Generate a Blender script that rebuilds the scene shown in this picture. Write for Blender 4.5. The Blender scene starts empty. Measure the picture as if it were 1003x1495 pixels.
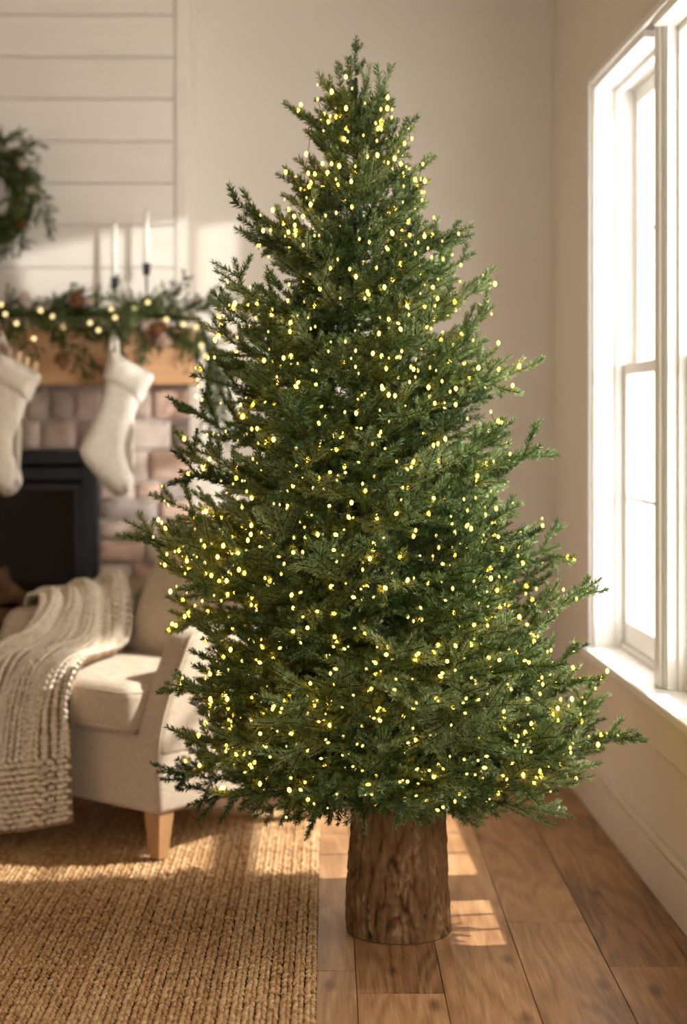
import bpy, bmesh, math, random
import numpy as np
from mathutils import Vector, Matrix, noise

R = random.Random(7)
NR = np.random.default_rng(11)
scene = bpy.context.scene
COL = scene.collection
PI = math.pi

# ------------------------------------------------------------------ camera
FPX, CX, CY, CAMZ = 2400.0, 480.0, 612.0, 1.31      # focal length and principal point in pixels of 1003x1495
cam = bpy.data.cameras.new('camera')
cam.sensor_fit = 'VERTICAL'; cam.sensor_height = 36.0; cam.sensor_width = 36.0
cam.lens = FPX * 36.0 / 1495.0
cam.shift_x = (501.5 - CX) / 1495.0
cam.shift_y = -(747.5 - CY) / 1495.0
cam.dof.use_dof = True; cam.dof.focus_distance = 3.92; cam.dof.aperture_fstop = 1.4
cam.clip_start = 0.05
camo = bpy.data.objects.new('camera', cam); COL.objects.link(camo)
camo.location = (0, 0, CAMZ); camo.rotation_euler = (PI / 2, 0, 0)
scene.camera = camo

# ------------------------------------------------------------------ world, sun, daylight, exposure
wd = bpy.data.worlds.new('world'); scene.world = wd; wd.use_nodes = True
bg = wd.node_tree.nodes['Background']
bg.inputs[0].default_value = (1.0, 0.985, 0.96, 1); bg.inputs[1].default_value = 6.5

def sun(name, d, energy, color, angle):
    l = bpy.data.lights.new(name, 'SUN'); l.energy = energy; l.color = color; l.angle = math.radians(angle)
    o = bpy.data.objects.new(name, l); COL.objects.link(o)
    o.rotation_euler = Vector(d).to_track_quat('-Z', 'Y').to_euler(); o.location = (4, -2, 4)
    return o
sun('sun', (-0.75, 1.0, -0.145), 2.3, (1.0, 0.975, 0.95), 1.0)

def spot(name, loc, aim, watts, color, size, blend, radius):
    l = bpy.data.lights.new(name, 'SPOT'); l.energy = watts; l.color = color; l.spot_size = math.radians(size); l.spot_blend = blend; l.shadow_soft_size = radius
    o = bpy.data.objects.new(name, l); COL.objects.link(o); o.location = loc
    o.rotation_euler = (Vector(aim) - Vector(loc)).to_track_quat('-Z', 'Y').to_euler(); return o
# added spot standing in for a second, steeper sun through the far windows
spot('added_sun_spot', (6.7, 5.3, 7.75), (1.0, 4.86, 1.36), 9500, (1.0, 0.975, 0.94), 11.2, 0.12, 0.09)

vs = scene.view_settings
vs.view_transform = 'Standard'; vs.look = 'None'; vs.gamma = 1.0; vs.exposure = 0.2
vs.use_curve_mapping = False

# ------------------------------------------------------------------ helpers
def at(px, py, Y):
    return Vector(((px - CX) * Y / FPX, Y, CAMZ - (py - CY) * Y / FPX))

def new_mesh(name, verts, faces, mats, smooth=False, midx=None):
    me = bpy.data.meshes.new(name)
    me.from_pydata([tuple(v) for v in verts], [], [tuple(f) for f in faces])
    if not isinstance(mats, (list, tuple)): mats = [mats]
    for m in mats: me.materials.append(m)
    if midx is not None: me.polygons.foreach_set('material_index', np.asarray(midx, dtype=np.int32))
    if smooth: me.polygons.foreach_set('use_smooth', np.ones(len(me.polygons), dtype=bool))
    me.update()
    return me

def link(name, me, parent=None):
    o = bpy.data.objects.new(name, me); COL.objects.link(o)
    if parent is not None: o.parent = parent
    return o

def tag(o, label=None, cat=None, group=None, kind=None):
    if label: o['label'] = label
    if cat: o['category'] = cat
    if group: o['group'] = group
    if kind: o['kind'] = kind
    return o

def thing(name, label, cat, loc=(0, 0, 0), group=None, kind=None):
    o = bpy.data.objects.new(name, None); COL.objects.link(o); o.location = loc; o.empty_display_size = 0.1
    return tag(o, label, cat, group, kind)

class MB:
    """collects shapes into one mesh"""
    def __init__(s): s.v = []; s.f = []
    def add(s, v, f):
        b = len(s.v); s.v += [tuple(x) for x in v]; s.f += [tuple(i + b for i in q) for q in f]; return s
    def box(s, x0, x1, y0, y1, z0, z1):
        v = [(x0, y0, z0), (x1, y0, z0), (x1, y1, z0), (x0, y1, z0), (x0, y0, z1), (x1, y0, z1), (x1, y1, z1), (x0, y1, z1)]
        return s.add(v, [(3, 2, 1, 0), (4, 5, 6, 7), (0, 1, 5, 4), (1, 2, 6, 5), (2, 3, 7, 6), (3, 0, 4, 7)])
    def tube(s, pts, rad, n=8, cap=True):
        pts = [Vector(p) for p in pts]; k = len(pts)
        if not hasattr(rad, '__len__'): rad = [rad] * k
        v = []; f = []
        t0 = (pts[1] - pts[0]).normalized(); up = t0.orthogonal().normalized()
        for i, p in enumerate(pts):
            t = (pts[min(i + 1, k - 1)] - pts[max(i - 1, 0)]).normalized()
            up = (up - t * up.dot(t)).normalized(); sd = t.cross(up)
            for j in range(n):
                a = 2 * PI * j / n; v.append(p + (up * math.cos(a) + sd * math.sin(a)) * rad[i])
        for i in range(k - 1):
            for j in range(n):
                f.append((i * n + j, i * n + (j + 1) % n, (i + 1) * n + (j + 1) % n, (i + 1) * n + j))
        if cap:
            f.append(tuple(range(n - 1, -1, -1))); f.append(tuple((k - 1) * n + j for j in range(n)))
        return s.add(v, f)
    def lathe(s, prof, n=16, c=(0, 0, 0)):
        v = []; f = []; k = len(prof)
        for (r, z) in prof:
            for j in range(n):
                a = 2 * PI * j / n; v.append((c[0] + r * math.cos(a), c[1] + r * math.sin(a), c[2] + z))
        for i in range(k - 1):
            for j in range(n):
                f.append((i * n + j, i * n + (j + 1) % n, (i + 1) * n + (j + 1) % n, (i + 1) * n + j))
        f.append(tuple(range(n - 1, -1, -1))); f.append(tuple((k - 1) * n + j for j in range(n)))
        return s.add(v, f)
    def build(s, name, mat, parent=None, smooth=False, bevel=0, seg=2):
        o = link(name, new_mesh(name, s.v, s.f, mat, smooth), parent)
        if bevel:
            m = o.modifiers.new('bevel', 'BEVEL'); m.width = bevel; m.segments = seg; m.limit_method = 'ANGLE'
        return o

def puffy(sx, sy, sz, r, n=14, bulge=(0, 0, 0), fn=None):
    """rounded, slightly inflated box centred on the origin (half sizes sx sy sz)"""
    bm = bmesh.new(); bmesh.ops.create_cube(bm, size=2.0)
    bmesh.ops.subdivide_edges(bm, edges=bm.edges[:], cuts=n, use_grid_fill=True)
    h = (sx, sy, sz); inner = [max(a - r, 1e-4) for a in h]
    for v in bm.verts:
        u = v.co.copy(); p = [0, 0, 0]
        q = [math.copysign(abs(c) ** 0.75, c) if abs(c) > 1e-6 else 0 for c in u]
        q = [q[i] * h[i] for i in range(3)]
        c = [max(-inner[i], min(inner[i], q[i])) for i in range(3)]
        d = Vector([q[i] - c[i] for i in range(3)])
        if d.length > 1e-7:
            mx = max(abs(x) for x in d); d = d.normalized() * mx
        p = Vector(c) + d
        for i in range(3):
            j, k = (i + 1) % 3, (i + 2) % 3
            if bulge[i]:
                w = max(0, 1 - (p[j] / h[j]) ** 2) * max(0, 1 - (p[k] / h[k]) ** 2)
                p[i] += math.copysign(bulge[i] * w * min(1, abs(p[i]) / h[i]), p[i])
        if fn: p = Vector(fn(p))
        v.co = p
    bmesh.ops.recalc_face_normals(bm, faces=bm.faces)
    v = [x.co.copy() for x in bm.verts]; bm.verts.index_update()
    f = [[x.index for x in q.verts] for q in bm.faces]; bm.free()
    return v, f

# ------------------------------------------------------------------ materials
def mat(name, color, rough=0.6, spec=0.3, metal=0.0):
    m = bpy.data.materials.new(name); m.use_nodes = True
    b = m.node_tree.nodes['Principled BSDF']
    b.inputs['Base Color'].default_value = (*color, 1); b.inputs['Roughness'].default_value = rough
    b.inputs['Specular IOR Level'].default_value = spec; b.inputs['Metallic'].default_value = metal
    return m, m.node_tree, b

def N(nt, t, **kw):
    n = nt.nodes.new(t)
    for k, v in kw.items():
        if k.startswith('i_'): n.inputs[k[2:].replace('_', ' ')].default_value = v
        else: setattr(n, k, v)
    return n

def ramp(nt, stops):
    r = nt.nodes.new('ShaderNodeValToRGB'); e = r.color_ramp.elements
    while len(e) < len(stops): e.new(0.5)
    for i, (p, c) in enumerate(stops): e[i].position = p; e[i].color = (*c, 1)
    return r

def coords(nt, kind='Object', scale=(1, 1, 1)):
    tc = nt.nodes.new('ShaderNodeTexCoord'); mp = nt.nodes.new('ShaderNodeMapping')
    mp.inputs['Scale'].default_value = scale
    nt.links.new(tc.outputs[kind], mp.inputs[0]); return mp.outputs[0]

def noisy(name, stops, scale=8, stretch=(1, 1, 1), rough=0.6, spec=0.3, bump=0.0, bdist=0.01, detail=5, kind='Object', rnd=0.0, bscale=None):
    """material whose colour runs through a ramp by noise, with optional per-object variation and bump"""
    m, nt, b = mat(name, stops[0][1], rough, spec)
    co = coords(nt, kind, stretch)
    nz = N(nt, 'ShaderNodeTexNoise'); nz.inputs['Scale'].default_value = scale; nz.inputs['Detail'].default_value = detail
    nt.links.new(co, nz.inputs['Vector'])
    rp = ramp(nt, stops); fac = nz.outputs['Fac']
    if rnd:
        oi = N(nt, 'ShaderNodeObjectInfo')
        ma = N(nt, 'ShaderNodeMath', operation='MULTIPLY_ADD'); ma.inputs[1].default_value = rnd; ma.inputs[2].default_value = -rnd / 2
        nt.links.new(oi.outputs['Random'], ma.inputs[0])
        ad = N(nt, 'ShaderNodeMath', operation='ADD'); nt.links.new(fac, ad.inputs[0]); nt.links.new(ma.outputs[0], ad.inputs[1]); fac = ad.outputs[0]
        va = N(nt, 'ShaderNodeVectorMath', operation='ADD'); vm = N(nt, 'ShaderNodeVectorMath', operation='SCALE'); vm.inputs[3].default_value = 37.0
        cmb = N(nt, 'ShaderNodeCombineXYZ')
        for i in range(3): nt.links.new(oi.outputs['Random'], cmb.inputs[i])
        nt.links.new(cmb.outputs[0], vm.inputs[0]); nt.links.new(co, va.inputs[0]); nt.links.new(vm.outputs[0], va.inputs[1])
        nt.links.new(va.outputs[0], nz.inputs['Vector'])
    nt.links.new(fac, rp.inputs[0]); nt.links.new(rp.outputs[0], b.inputs['Base Color'])
    if bump:
        bp = N(nt, 'ShaderNodeBump'); bp.inputs['Strength'].default_value = bump; bp.inputs['Distance'].default_value = bdist
        src = nz
        if bscale:
            src = N(nt, 'ShaderNodeTexNoise'); src.inputs['Scale'].default_value = bscale; src.inputs['Detail'].default_value = 4
            nt.links.new(co, src.inputs['Vector'])
        nt.links.new(src.outputs['Fac'], bp.inputs['Height']); nt.links.new(bp.outputs[0], b.inputs['Normal'])
    return m

def srgb(r, g, b):
    f = lambda c: (c / 255 / 12.92) if c / 255 <= 0.04045 else ((c / 255 + 0.055) / 1.055) ** 2.4
    return (f(r), f(g), f(b))

M = {}
M['wall'] = noisy('wall_paint', [(0.3, srgb(224, 215, 202)), (0.7, srgb(228, 220, 208))], 3, rough=0.85, spec=0.1, bump=0.05, bdist=0.001, bscale=180)
M['shiplap'] = noisy('shiplap_paint', [(0.3, srgb(228, 219, 205)), (0.7, srgb(233, 225, 212))], 4, (1, 1, 4), rough=0.7, spec=0.2, rnd=0.4)
M['ceiling'] = noisy('ceiling_paint', [(0.3, srgb(196, 178, 154)), (0.7, srgb(202, 184, 160))], 3, rough=0.9, spec=0.1)
M['trim'] = noisy('white_gloss_paint', [(0.3, srgb(238, 235, 228)), (0.7, srgb(243, 240, 234))], 5, rough=0.38, spec=0.4)
M['base'] = noisy('baseboard_paint', [(0.3, srgb(228, 217, 200)), (0.7, srgb(233, 223, 207))], 5, rough=0.45, spec=0.35)

def glass_mat(name, tint=(1, 1, 1), gloss=0.06):
    m = bpy.data.materials.new(name); m.use_nodes = True; nt = m.node_tree; nt.nodes.clear()
    out = N(nt, 'ShaderNodeOutputMaterial'); tr = N(nt, 'ShaderNodeBsdfTransparent'); gl = N(nt, 'ShaderNodeBsdfGlossy'); mx = N(nt, 'ShaderNodeMixShader')
    tr.inputs[0].default_value = (*tint, 1); gl.inputs['Roughness'].default_value = 0.03; mx.inputs[0].default_value = gloss
    nt.links.new(tr.outputs[0], mx.inputs[1]); nt.links.new(gl.outputs[0], mx.inputs[2]); nt.links.new(mx.outputs[0], out.inputs[0])
    return m
M['glass'] = glass_mat('window_glass')
M['fireglass'] = glass_mat('smoked_glass', (0.8, 0.78, 0.76), 0.03)

def emit_mat(name, color, strength):
    m = bpy.data.materials.new(name); m.use_nodes = True; nt = m.node_tree; nt.nodes.clear()
    out = N(nt, 'ShaderNodeOutputMaterial'); e = N(nt, 'ShaderNodeEmission'); e.inputs[0].default_value = (*color, 1); e.inputs[1].default_value = strength
    nt.links.new(e.outputs[0], out.inputs[0]); return m
M['bulb'] = emit_mat('warm_led', (1.0, 0.48, 0.030), 28.0)
M['bulb_soft'] = emit_mat('warm_led_soft', (1.0, 0.72, 0.20), 1.9)
M['garland_bulb'] = emit_mat('warm_globe', (1.0, 0.72, 0.32), 1.6)

def plank_mat():
    m, nt, b = mat('oak_plank', (0.3, 0.17, 0.09), 0.36, 0.42)
    tc = N(nt, 'ShaderNodeTexCoord'); oi = N(nt, 'ShaderNodeObjectInfo')
    off = N(nt, 'ShaderNodeVectorMath', operation='SCALE'); off.inputs[3].default_value = 53.0
    cb = N(nt, 'ShaderNodeCombineXYZ')
    for i in range(3): nt.links.new(oi.outputs['Random'], cb.inputs[i])
    nt.links.new(cb.outputs[0], off.inputs[0])
    ad = N(nt, 'ShaderNodeVectorMath', operation='ADD'); nt.links.new(tc.outputs['Object'], ad.inputs[0]); nt.links.new(off.outputs[0], ad.inputs[1])
    def mapped(scale):
        mp = N(nt, 'ShaderNodeMapping'); mp.inputs['Scale'].default_value = scale; nt.links.new(ad.outputs[0], mp.inputs[0]); return mp.outputs[0]
    # broad cathedral grain: distorted bands across the board
    warp = N(nt, 'ShaderNodeTexNoise'); warp.inputs['Scale'].default_value = 1.6; warp.inputs['Detail'].default_value = 2; nt.links.new(mapped((4.0, 0.5, 1)), warp.inputs['Vector'])
    rings = N(nt, 'ShaderNodeMath', operation='MULTIPLY'); rings.inputs[1].default_value = 70.0; nt.links.new(warp.outputs['Fac'], rings.inputs[0])
    sn = N(nt, 'ShaderNodeMath', operation='SINE'); nt.links.new(rings.outputs[0], sn.inputs[0])
    fine = N(nt, 'ShaderNodeTexNoise'); fine.inputs['Scale'].default_value = 6; fine.inputs['Detail'].default_value = 8; nt.links.new(mapped((28, 1.2, 1)), fine.inputs['Vector'])
    blot = N(nt, 'ShaderNodeTexNoise'); blot.inputs['Scale'].default_value = 2.2; blot.inputs['Detail'].default_value = 3; nt.links.new(mapped((2, 0.8, 1)), blot.inputs['Vector'])
    s1 = N(nt, 'ShaderNodeMath', operation='MULTIPLY_ADD'); s1.inputs[1].default_value = 0.06; s1.inputs[2].default_value = 0.0; nt.links.new(sn.outputs[0], s1.inputs[0])
    s2 = N(nt, 'ShaderNodeMath', operation='MULTIPLY_ADD'); s2.inputs[1].default_value = 0.55; nt.links.new(fine.outputs['Fac'], s2.inputs[0]); nt.links.new(s1.outputs[0], s2.inputs[2])
    s3 = N(nt, 'ShaderNodeMath', operation='MULTIPLY_ADD'); s3.inputs[1].default_value = 0.55; nt.links.new(blot.outputs['Fac'], s3.inputs[0]); nt.links.new(s2.outputs[0], s3.inputs[2])
    s4 = N(nt, 'ShaderNodeMath', operation='MULTIPLY_ADD'); s4.inputs[1].default_value = 0.16; nt.links.new(oi.outputs['Random'], s4.inputs[0]); nt.links.new(s3.outputs[0], s4.inputs[2])
    rp = ramp(nt, [(0.36, srgb(88, 58, 34)), (0.55, srgb(142, 102, 66)), (0.72, srgb(170, 127, 86)), (0.9, srgb(194, 152, 108))])
    nt.links.new(s4.outputs[0], rp.inputs[0])
    # knots
    vo = N(nt, 'ShaderNodeTexVoronoi', voronoi_dimensions='2D'); vo.inputs['Scale'].default_value = 1.0; nt.links.new(mapped((3.6, 1.3, 1)), vo.inputs['Vector'])
    kr = ramp(nt, [(0.0, (0.25, 0.22, 0.2)), (0.025, (0.4, 0.36, 0.33)), (0.075, (1, 1, 1))]); nt.links.new(vo.outputs['Distance'], kr.inputs[0])
    mx = N(nt, 'ShaderNodeMix', data_type='RGBA', blend_type='MULTIPLY'); mx.inputs[0].default_value = 0.8
    nt.links.new(rp.outputs[0], mx.inputs[6]); nt.links.new(kr.outputs[0], mx.inputs[7]); nt.links.new(mx.outputs[2], b.inputs['Base Color'])
    bp = N(nt, 'ShaderNodeBump'); bp.inputs['Strength'].default_value = 0.12; bp.inputs['Distance'].default_value = 0.002
    nt.links.new(s2.outputs[0], bp.inputs['Height']); nt.links.new(bp.outputs[0], b.inputs['Normal'])
    rr = N(nt, 'ShaderNodeMapRange'); rr.inputs[3].default_value = 0.3; rr.inputs[4].default_value = 0.5; nt.links.new(fine.outputs['Fac'], rr.inputs[0]); nt.links.new(rr.outputs[0], b.inputs['Roughness'])
    return m
M['plank'] = plank_mat()
M['joint'] = noisy('floor_joint', [(0.3, srgb(84, 54, 34)), (0.7, srgb(98, 64, 42))], 10, rough=0.8)
M['jute'] = noisy('jute_fibre', [(0.25, srgb(136, 94, 56)), (0.45, srgb(178, 138, 94)), (0.6, srgb(200, 164, 120)), (0.8, srgb(218, 188, 146))], 70, (1, 0.7, 1), rough=0.9, spec=0.1, rnd=0.1, bump=0.4, bdist=0.002, bscale=260)
M['jute_base'] = noisy('jute_backing', [(0.3, srgb(70, 44, 22)), (0.7, srgb(98, 66, 36))], 60, rough=0.95, spec=0.05)

def linen_mat(name, c0, c1):
    m, nt, b = mat(name, c0, 0.9, 0.12)
    co = coords(nt, 'Object')
    w1 = N(nt, 'ShaderNodeTexNoise'); w1.inputs['Scale'].default_value = 1.0; w1.inputs['Detail'].default_value = 3
    m1 = N(nt, 'ShaderNodeMapping'); m1.inputs['Scale'].default_value = (420, 420, 34); nt.links.new(co, m1.inputs[0]); nt.links.new(m1.outputs[0], w1.inputs['Vector'])
    w2 = N(nt, 'ShaderNodeTexNoise'); w2.inputs['Scale'].default_value = 1.0; w2.inputs['Detail'].default_value = 3
    m2 = N(nt, 'ShaderNodeMapping'); m2.inputs['Scale'].default_value = (30, 30, 420); nt.links.new(co, m2.inputs[0]); nt.links.new(m2.outputs[0], w2.inputs['Vector'])
    ad = N(nt, 'ShaderNodeMath', operation='ADD'); nt.links.new(w1.outputs['Fac'], ad.inputs[0]); nt.links.new(w2.outputs['Fac'], ad.inputs[1])
    hf = N(nt, 'ShaderNodeMath', operation='MULTIPLY'); hf.inputs[1].default_value = 0.5; nt.links.new(ad.outputs[0], hf.inputs[0])
    rp = ramp(nt, [(0.36, c0), (0.62, c1)]); nt.links.new(hf.outputs[0], rp.inputs[0]); nt.links.new(rp.outputs[0], b.inputs['Base Color'])
    bp = N(nt, 'ShaderNodeBump'); bp.inputs['Strength'].default_value = 0.25; bp.inputs['Distance'].default_value = 0.001
    nt.links.new(hf.outputs[0], bp.inputs['Height']); nt.links.new(bp.outputs[0], b.inputs['Normal'])
    b.inputs['Sheen Weight'].default_value = 0.15
    return m
M['linen'] = linen_mat('oatmeal_linen', srgb(178, 158, 132), srgb(208, 192, 168))
M['knit'] = noisy('cream_wool', [(0.3, srgb(218, 202, 176)), (0.7, srgb(238, 226, 204))], 40, rough=0.95, spec=0.08, bump=0.3, bdist=0.001, bscale=300)
M['knit_gap_shade'] = noisy('wool_gap_shade', [(0.3, srgb(136, 112, 84)), (0.7, srgb(156, 132, 102))], 40, rough=0.95, spec=0.05)  # darker than the wool, painting shade into the gaps between stitches
M['legwood'] = noisy('oak_leg', [(0.3, srgb(158, 116, 74)), (0.7, srgb(184, 142, 98))], 5, (9, 9, 1), rough=0.45, spec=0.35)
M['mantel'] = noisy('mantel_oak', [(0.25, srgb(186, 142, 100)), (0.5, srgb(198, 154, 112)), (0.75, srgb(208, 166, 124))], 3, (0.6, 6, 9), rough=0.55, spec=0.25, bump=0.15, bdist=0.002)
M['metal'] = noisy('black_metal', [(0.3, srgb(22, 22, 24)), (0.7, srgb(32, 32, 34))], 20, rough=0.42, spec=0.4)
M['firebrick'] = noisy('dark_lining', [(0.3, srgb(18, 16, 16)), (0.7, srgb(34, 30, 28))], 12, rough=0.9)  # near-black colour for the firebox lining and ember bed
M['mortar'] = noisy('mortar', [(0.3, srgb(176, 162, 150)), (0.7, srgb(200, 188, 176))], 30, rough=0.95, spec=0.05, bump=0.4, bdist=0.003)
M['stone'] = []
for i, (a, c) in enumerate([((172, 150, 136), (202, 182, 168)), ((192, 160, 140), (218, 188, 168)), ((150, 136, 128), (186, 172, 162)), ((194, 176, 160), (220, 204, 190)), ((136, 118, 108), (172, 154, 142))]):
    M['stone'].append(noisy('stone_tone_%d' % i, [(0.3, srgb(*a)), (0.7, srgb(*c))], 14, rough=0.9, spec=0.1, bump=0.5, bdist=0.006, rnd=0.3, bscale=40))
M['fire_log'] = noisy('birch_log', [(0.3, srgb(120, 84, 60)), (0.7, srgb(190, 150, 116))], 14, rough=0.9, spec=0.1)
M['wax'] = noisy('white_wax', [(0.3, srgb(240, 234, 222)), (0.7, srgb(246, 241, 230))], 8, rough=0.5, spec=0.3)
M['wick'] = noisy('wick', [(0.3, srgb(60, 52, 44)), (0.7, srgb(80, 70, 60))], 30, rough=0.9)
M['stocking'] = noisy('stocking_knit', [(0.3, srgb(216, 202, 182)), (0.7, srgb(236, 225, 208))], 30, (1, 1, 0.4), rough=0.95, spec=0.06, bump=0.6, bdist=0.004, bscale=70)
M['stocking_fleece'] = noisy('stocking_fleece', [(0.3, srgb(226, 216, 200)), (0.7, srgb(240, 232, 218))], 50, rough=0.95, spec=0.06, bump=0.6, bdist=0.004, bscale=120)
M['cone'] = noisy('pine_cone_scale', [(0.3, srgb(92, 54, 34)), (0.7, srgb(146, 100, 70))], 40, rough=0.8, spec=0.1, rnd=0.3)
M['cone_pale'] = noisy('frosted_cone_scale', [(0.3, srgb(170, 140, 120)), (0.7, srgb(224, 206, 190))], 40, rough=0.8, spec=0.1, rnd=0.3)
M['wafer'] = noisy('pale_rolled_stick', [(0.3, srgb(206, 160, 108)), (0.6, srgb(232, 206, 168)), (0.8, srgb(240, 222, 190))], 20, (1, 1, 0.3), rough=0.8, spec=0.1)
M['needle'] = noisy('fir_needle', [(0.25, srgb(62, 82, 36)), (0.5, srgb(94, 116, 56)), (0.75, srgb(140, 155, 100))], 9, rough=0.45, spec=0.45, rnd=0.45)
M['needle_dark'] = noisy('garland_needle', [(0.25, srgb(46, 60, 27)), (0.5, srgb(72, 90, 43)), (0.75, srgb(106, 120, 66))], 9, rough=0.55, spec=0.25, rnd=0.4)
M['twig'] = noisy('twig_bark', [(0.3, srgb(56, 48, 30)), (0.7, srgb(84, 70, 44))], 40, rough=0.8, spec=0.1)
M['tree_twig'] = noisy('tree_twig', [(0.3, srgb(40, 48, 26)), (0.7, srgb(62, 64, 36))], 40, rough=0.8, spec=0.1)
M['pole'] = noisy('tree_pole', [(0.3, srgb(26, 32, 24)), (0.7, srgb(36, 42, 32))], 20, rough=0.6)
M['wire'] = noisy('green_wire', [(0.3, srgb(34, 44, 26)), (0.7, srgb(52, 60, 36))], 20, rough=0.5)

def bark_mat():
    m, nt, b = mat('bark', (0.2, 0.13, 0.08), 0.9, 0.12)
    co = coords(nt, 'Object', (1, 1, 0.55))
    n1 = N(nt, 'ShaderNodeTexNoise'); n1.inputs['Scale'].default_value = 26; n1.inputs['Detail'].default_value = 8; nt.links.new(co, n1.inputs['Vector'])
    n2 = N(nt, 'ShaderNodeTexNoise'); n2.inputs['Scale'].default_value = 90; n2.inputs['Detail'].default_value = 6; nt.links.new(co, n2.inputs['Vector'])
    at_ = N(nt, 'ShaderNodeAttribute'); at_.attribute_name = 'relief'
    a1 = N(nt, 'ShaderNodeMath', operation='MULTIPLY_ADD'); a1.inputs[1].default_value = 0.5; nt.links.new(n1.outputs['Fac'], a1.inputs[0])
    a0 = N(nt, 'ShaderNodeMath', operation='MULTIPLY'); a0.inputs[1].default_value = 0.45; nt.links.new(at_.outputs['Fac'], a0.inputs[0]); nt.links.new(a0.outputs[0], a1.inputs[2])
    a2 = N(nt, 'ShaderNodeMath', operation='MULTIPLY_ADD'); a2.inputs[1].default_value = 0.25; nt.links.new(n2.outputs['Fac'], a2.inputs[0]); nt.links.new(a1.outputs[0], a2.inputs[2])
    rp = ramp(nt, [(0.36, srgb(52, 34, 20)), (0.52, srgb(100, 72, 44)), (0.68, srgb(126, 95, 62)), (0.86, srgb(172, 146, 112))])
    nt.links.new(a2.outputs[0], rp.inputs[0]); nt.links.new(rp.outputs[0], b.inputs['Base Color'])
    bp = N(nt, 'ShaderNodeBump'); bp.inputs['Strength'].default_value = 0.6; bp.inputs['Distance'].default_value = 0.006
    nt.links.new(a2.outputs[0], bp.inputs['Height']); nt.links.new(bp.outputs[0], b.inputs['Normal'])
    return m
M['bark'] = bark_mat()

# ------------------------------------------------------------------ room shell
YB = 6.34                                   # back wall
CH = 3.12                                   # ceiling height
XL = -3.0
floor = tag(link('floor', new_mesh('floor', *(lambda b: (b.v, b.f))(MB().box(XL, 1.6, -1.6, YB + 0.2, -0.06, -0.012)), M['joint'])), 'warm oak plank floor with visible knots and joints', 'floor', kind='structure')
plank_cache = {}
def plank(x0, x1, y0, y1):
    key = (round(x1 - x0, 3), round(y1 - y0, 3))
    if key not in plank_cache:
        w, l = x1 - x0 - 0.0018, y1 - y0 - 0.0018
        b = 0.0011; v = []
        for (ins, z) in ((0, -0.012), (0, -b), (b, 0.0)):
            v += [(ins, ins, z), (w - ins, ins, z), (w - ins, l - ins, z), (ins, l - ins, z)]
        f = [(8, 9, 10, 11)]
        for r in (0, 4):
            for j in range(4): f.append((r + j, r + (j + 1) % 4, r + 4 + (j + 1) % 4, r + 4 + j))
        plank_cache[key] = new_mesh('plank', v, f, M['plank'])
    o = link('plank', plank_cache[key], floor); o.location = (x0 + 0.0009, y0 + 0.0009, R.uniform(-0.0006, 0.0004)); return o
known = {(0.464): [4.283], (0.67): [3.935], (-0.136): [3.905], (0.064): [5.55], (0.264): [2.9, 4.95]}
x = 0.064 - 0.2 * 14
while x < 1.15:
    w = 0.2 if abs(x - 0.464) > 0.05 else 0.206
    js = None
    for k, vv in known.items():
        if abs(k - x) < 0.03: js = list(vv)
    if js is None: js = [R.uniform(2.2, 4.6)]
    while js[0] > 1.2: js.insert(0, round(js[0] - R.choice([1.2, 1.5, 1.8]), 3))
    while js[-1] < YB: js.append(round(js[-1] + R.choice([1.2, 1.5, 1.8]), 3))
    js[-1] = YB
    if js[-1] - js[-2] < 0.15: js.pop(-2)
    for a, c in zip(js[:-1], js[1:]): plank(x, min(x + w, 1.5), a, c)
    x += w

tag(MB().box(XL - 0.12, 1.3, YB, YB + 0.12, 0, CH).build('wall_back', M['wall']), 'plain cream back wall behind the Christmas tree', 'wall', kind='structure')
tag(MB().box(XL - 0.12, XL, -1.6, YB, 0, CH).build('wall_left', M['wall']), 'cream side wall beyond the fireplace', 'wall', kind='structure')
tag(MB().box(XL - 0.12, 1.6, -1.6, YB + 0.12, CH, CH + 0.1).build('ceiling', M['ceiling']), 'tan flat ceiling above the room', 'ceiling', kind='structure')
fw = MB().box(XL, 0.0, -1.6, -1.48, 0, CH); fw.box(0.0, 1.06, -1.6, -1.48, 2.25, CH)  # unseen front wall, its open gap sized to limit the fill light
tag(fw.build('wall_front', M['wall']), 'cream wall behind the viewer with an unseen gap added for fill light', 'wall', kind='structure')
bb = MB().box(-0.515, 0.9, YB - 0.016, YB, 0, 0.14); bb.box(-0.515, 0.9, YB - 0.022, YB, 0.14, 0.16)
tag(bb.build('baseboard_back', M['base'], bevel=0.003), 'cream baseboard along the back wall behind the tree', 'baseboard', kind='structure')

# right wall in its own frame: x along the wall from the corner towards the camera, y outwards, z up
RW = Matrix(((0.02749, 0.99962, 0, 0.861), (-0.99962, 0.02749, 0, YB), (0, 0, 1, 0), (0, 0, 0, 1)))
SILL, HEAD, TH = 0.55, 2.43, 0.19
wins = [(0.84, 1.63), (1.715, 2.20), (2.285, 3.46)]  # near window is unseen; middle and near openings spaced to shape the sun patch
w = MB()
w.box(-0.12, 0.84, 0, TH, 0, CH); w.box(3.46, 7.95, 0, TH, 0, CH)
w.box(0.84, 3.46, 0, TH, 0, SILL - 0.03); w.box(0.84, 3.46, 0, TH, HEAD + 0.02, CH)
wr = w.build('wall_right', M['wall']); wr.matrix_world = RW
tag(wr, 'cream wall on the right with the tall white windows', 'wall', kind='structure')
b = MB().box(0.0, 7.9, -0.016, 0, 0, 0.135); b.box(0.0, 7.9, -0.011, 0, 0.135, 0.148); b.box(0.0, 7.9, -0.02, 0, 0.148, 0.163)
br = b.build('baseboard_right', M['base'], bevel=0.003); br.matrix_world = RW
tag(br, 'cream baseboard running below the windows', 'baseboard', kind='structure')
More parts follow.
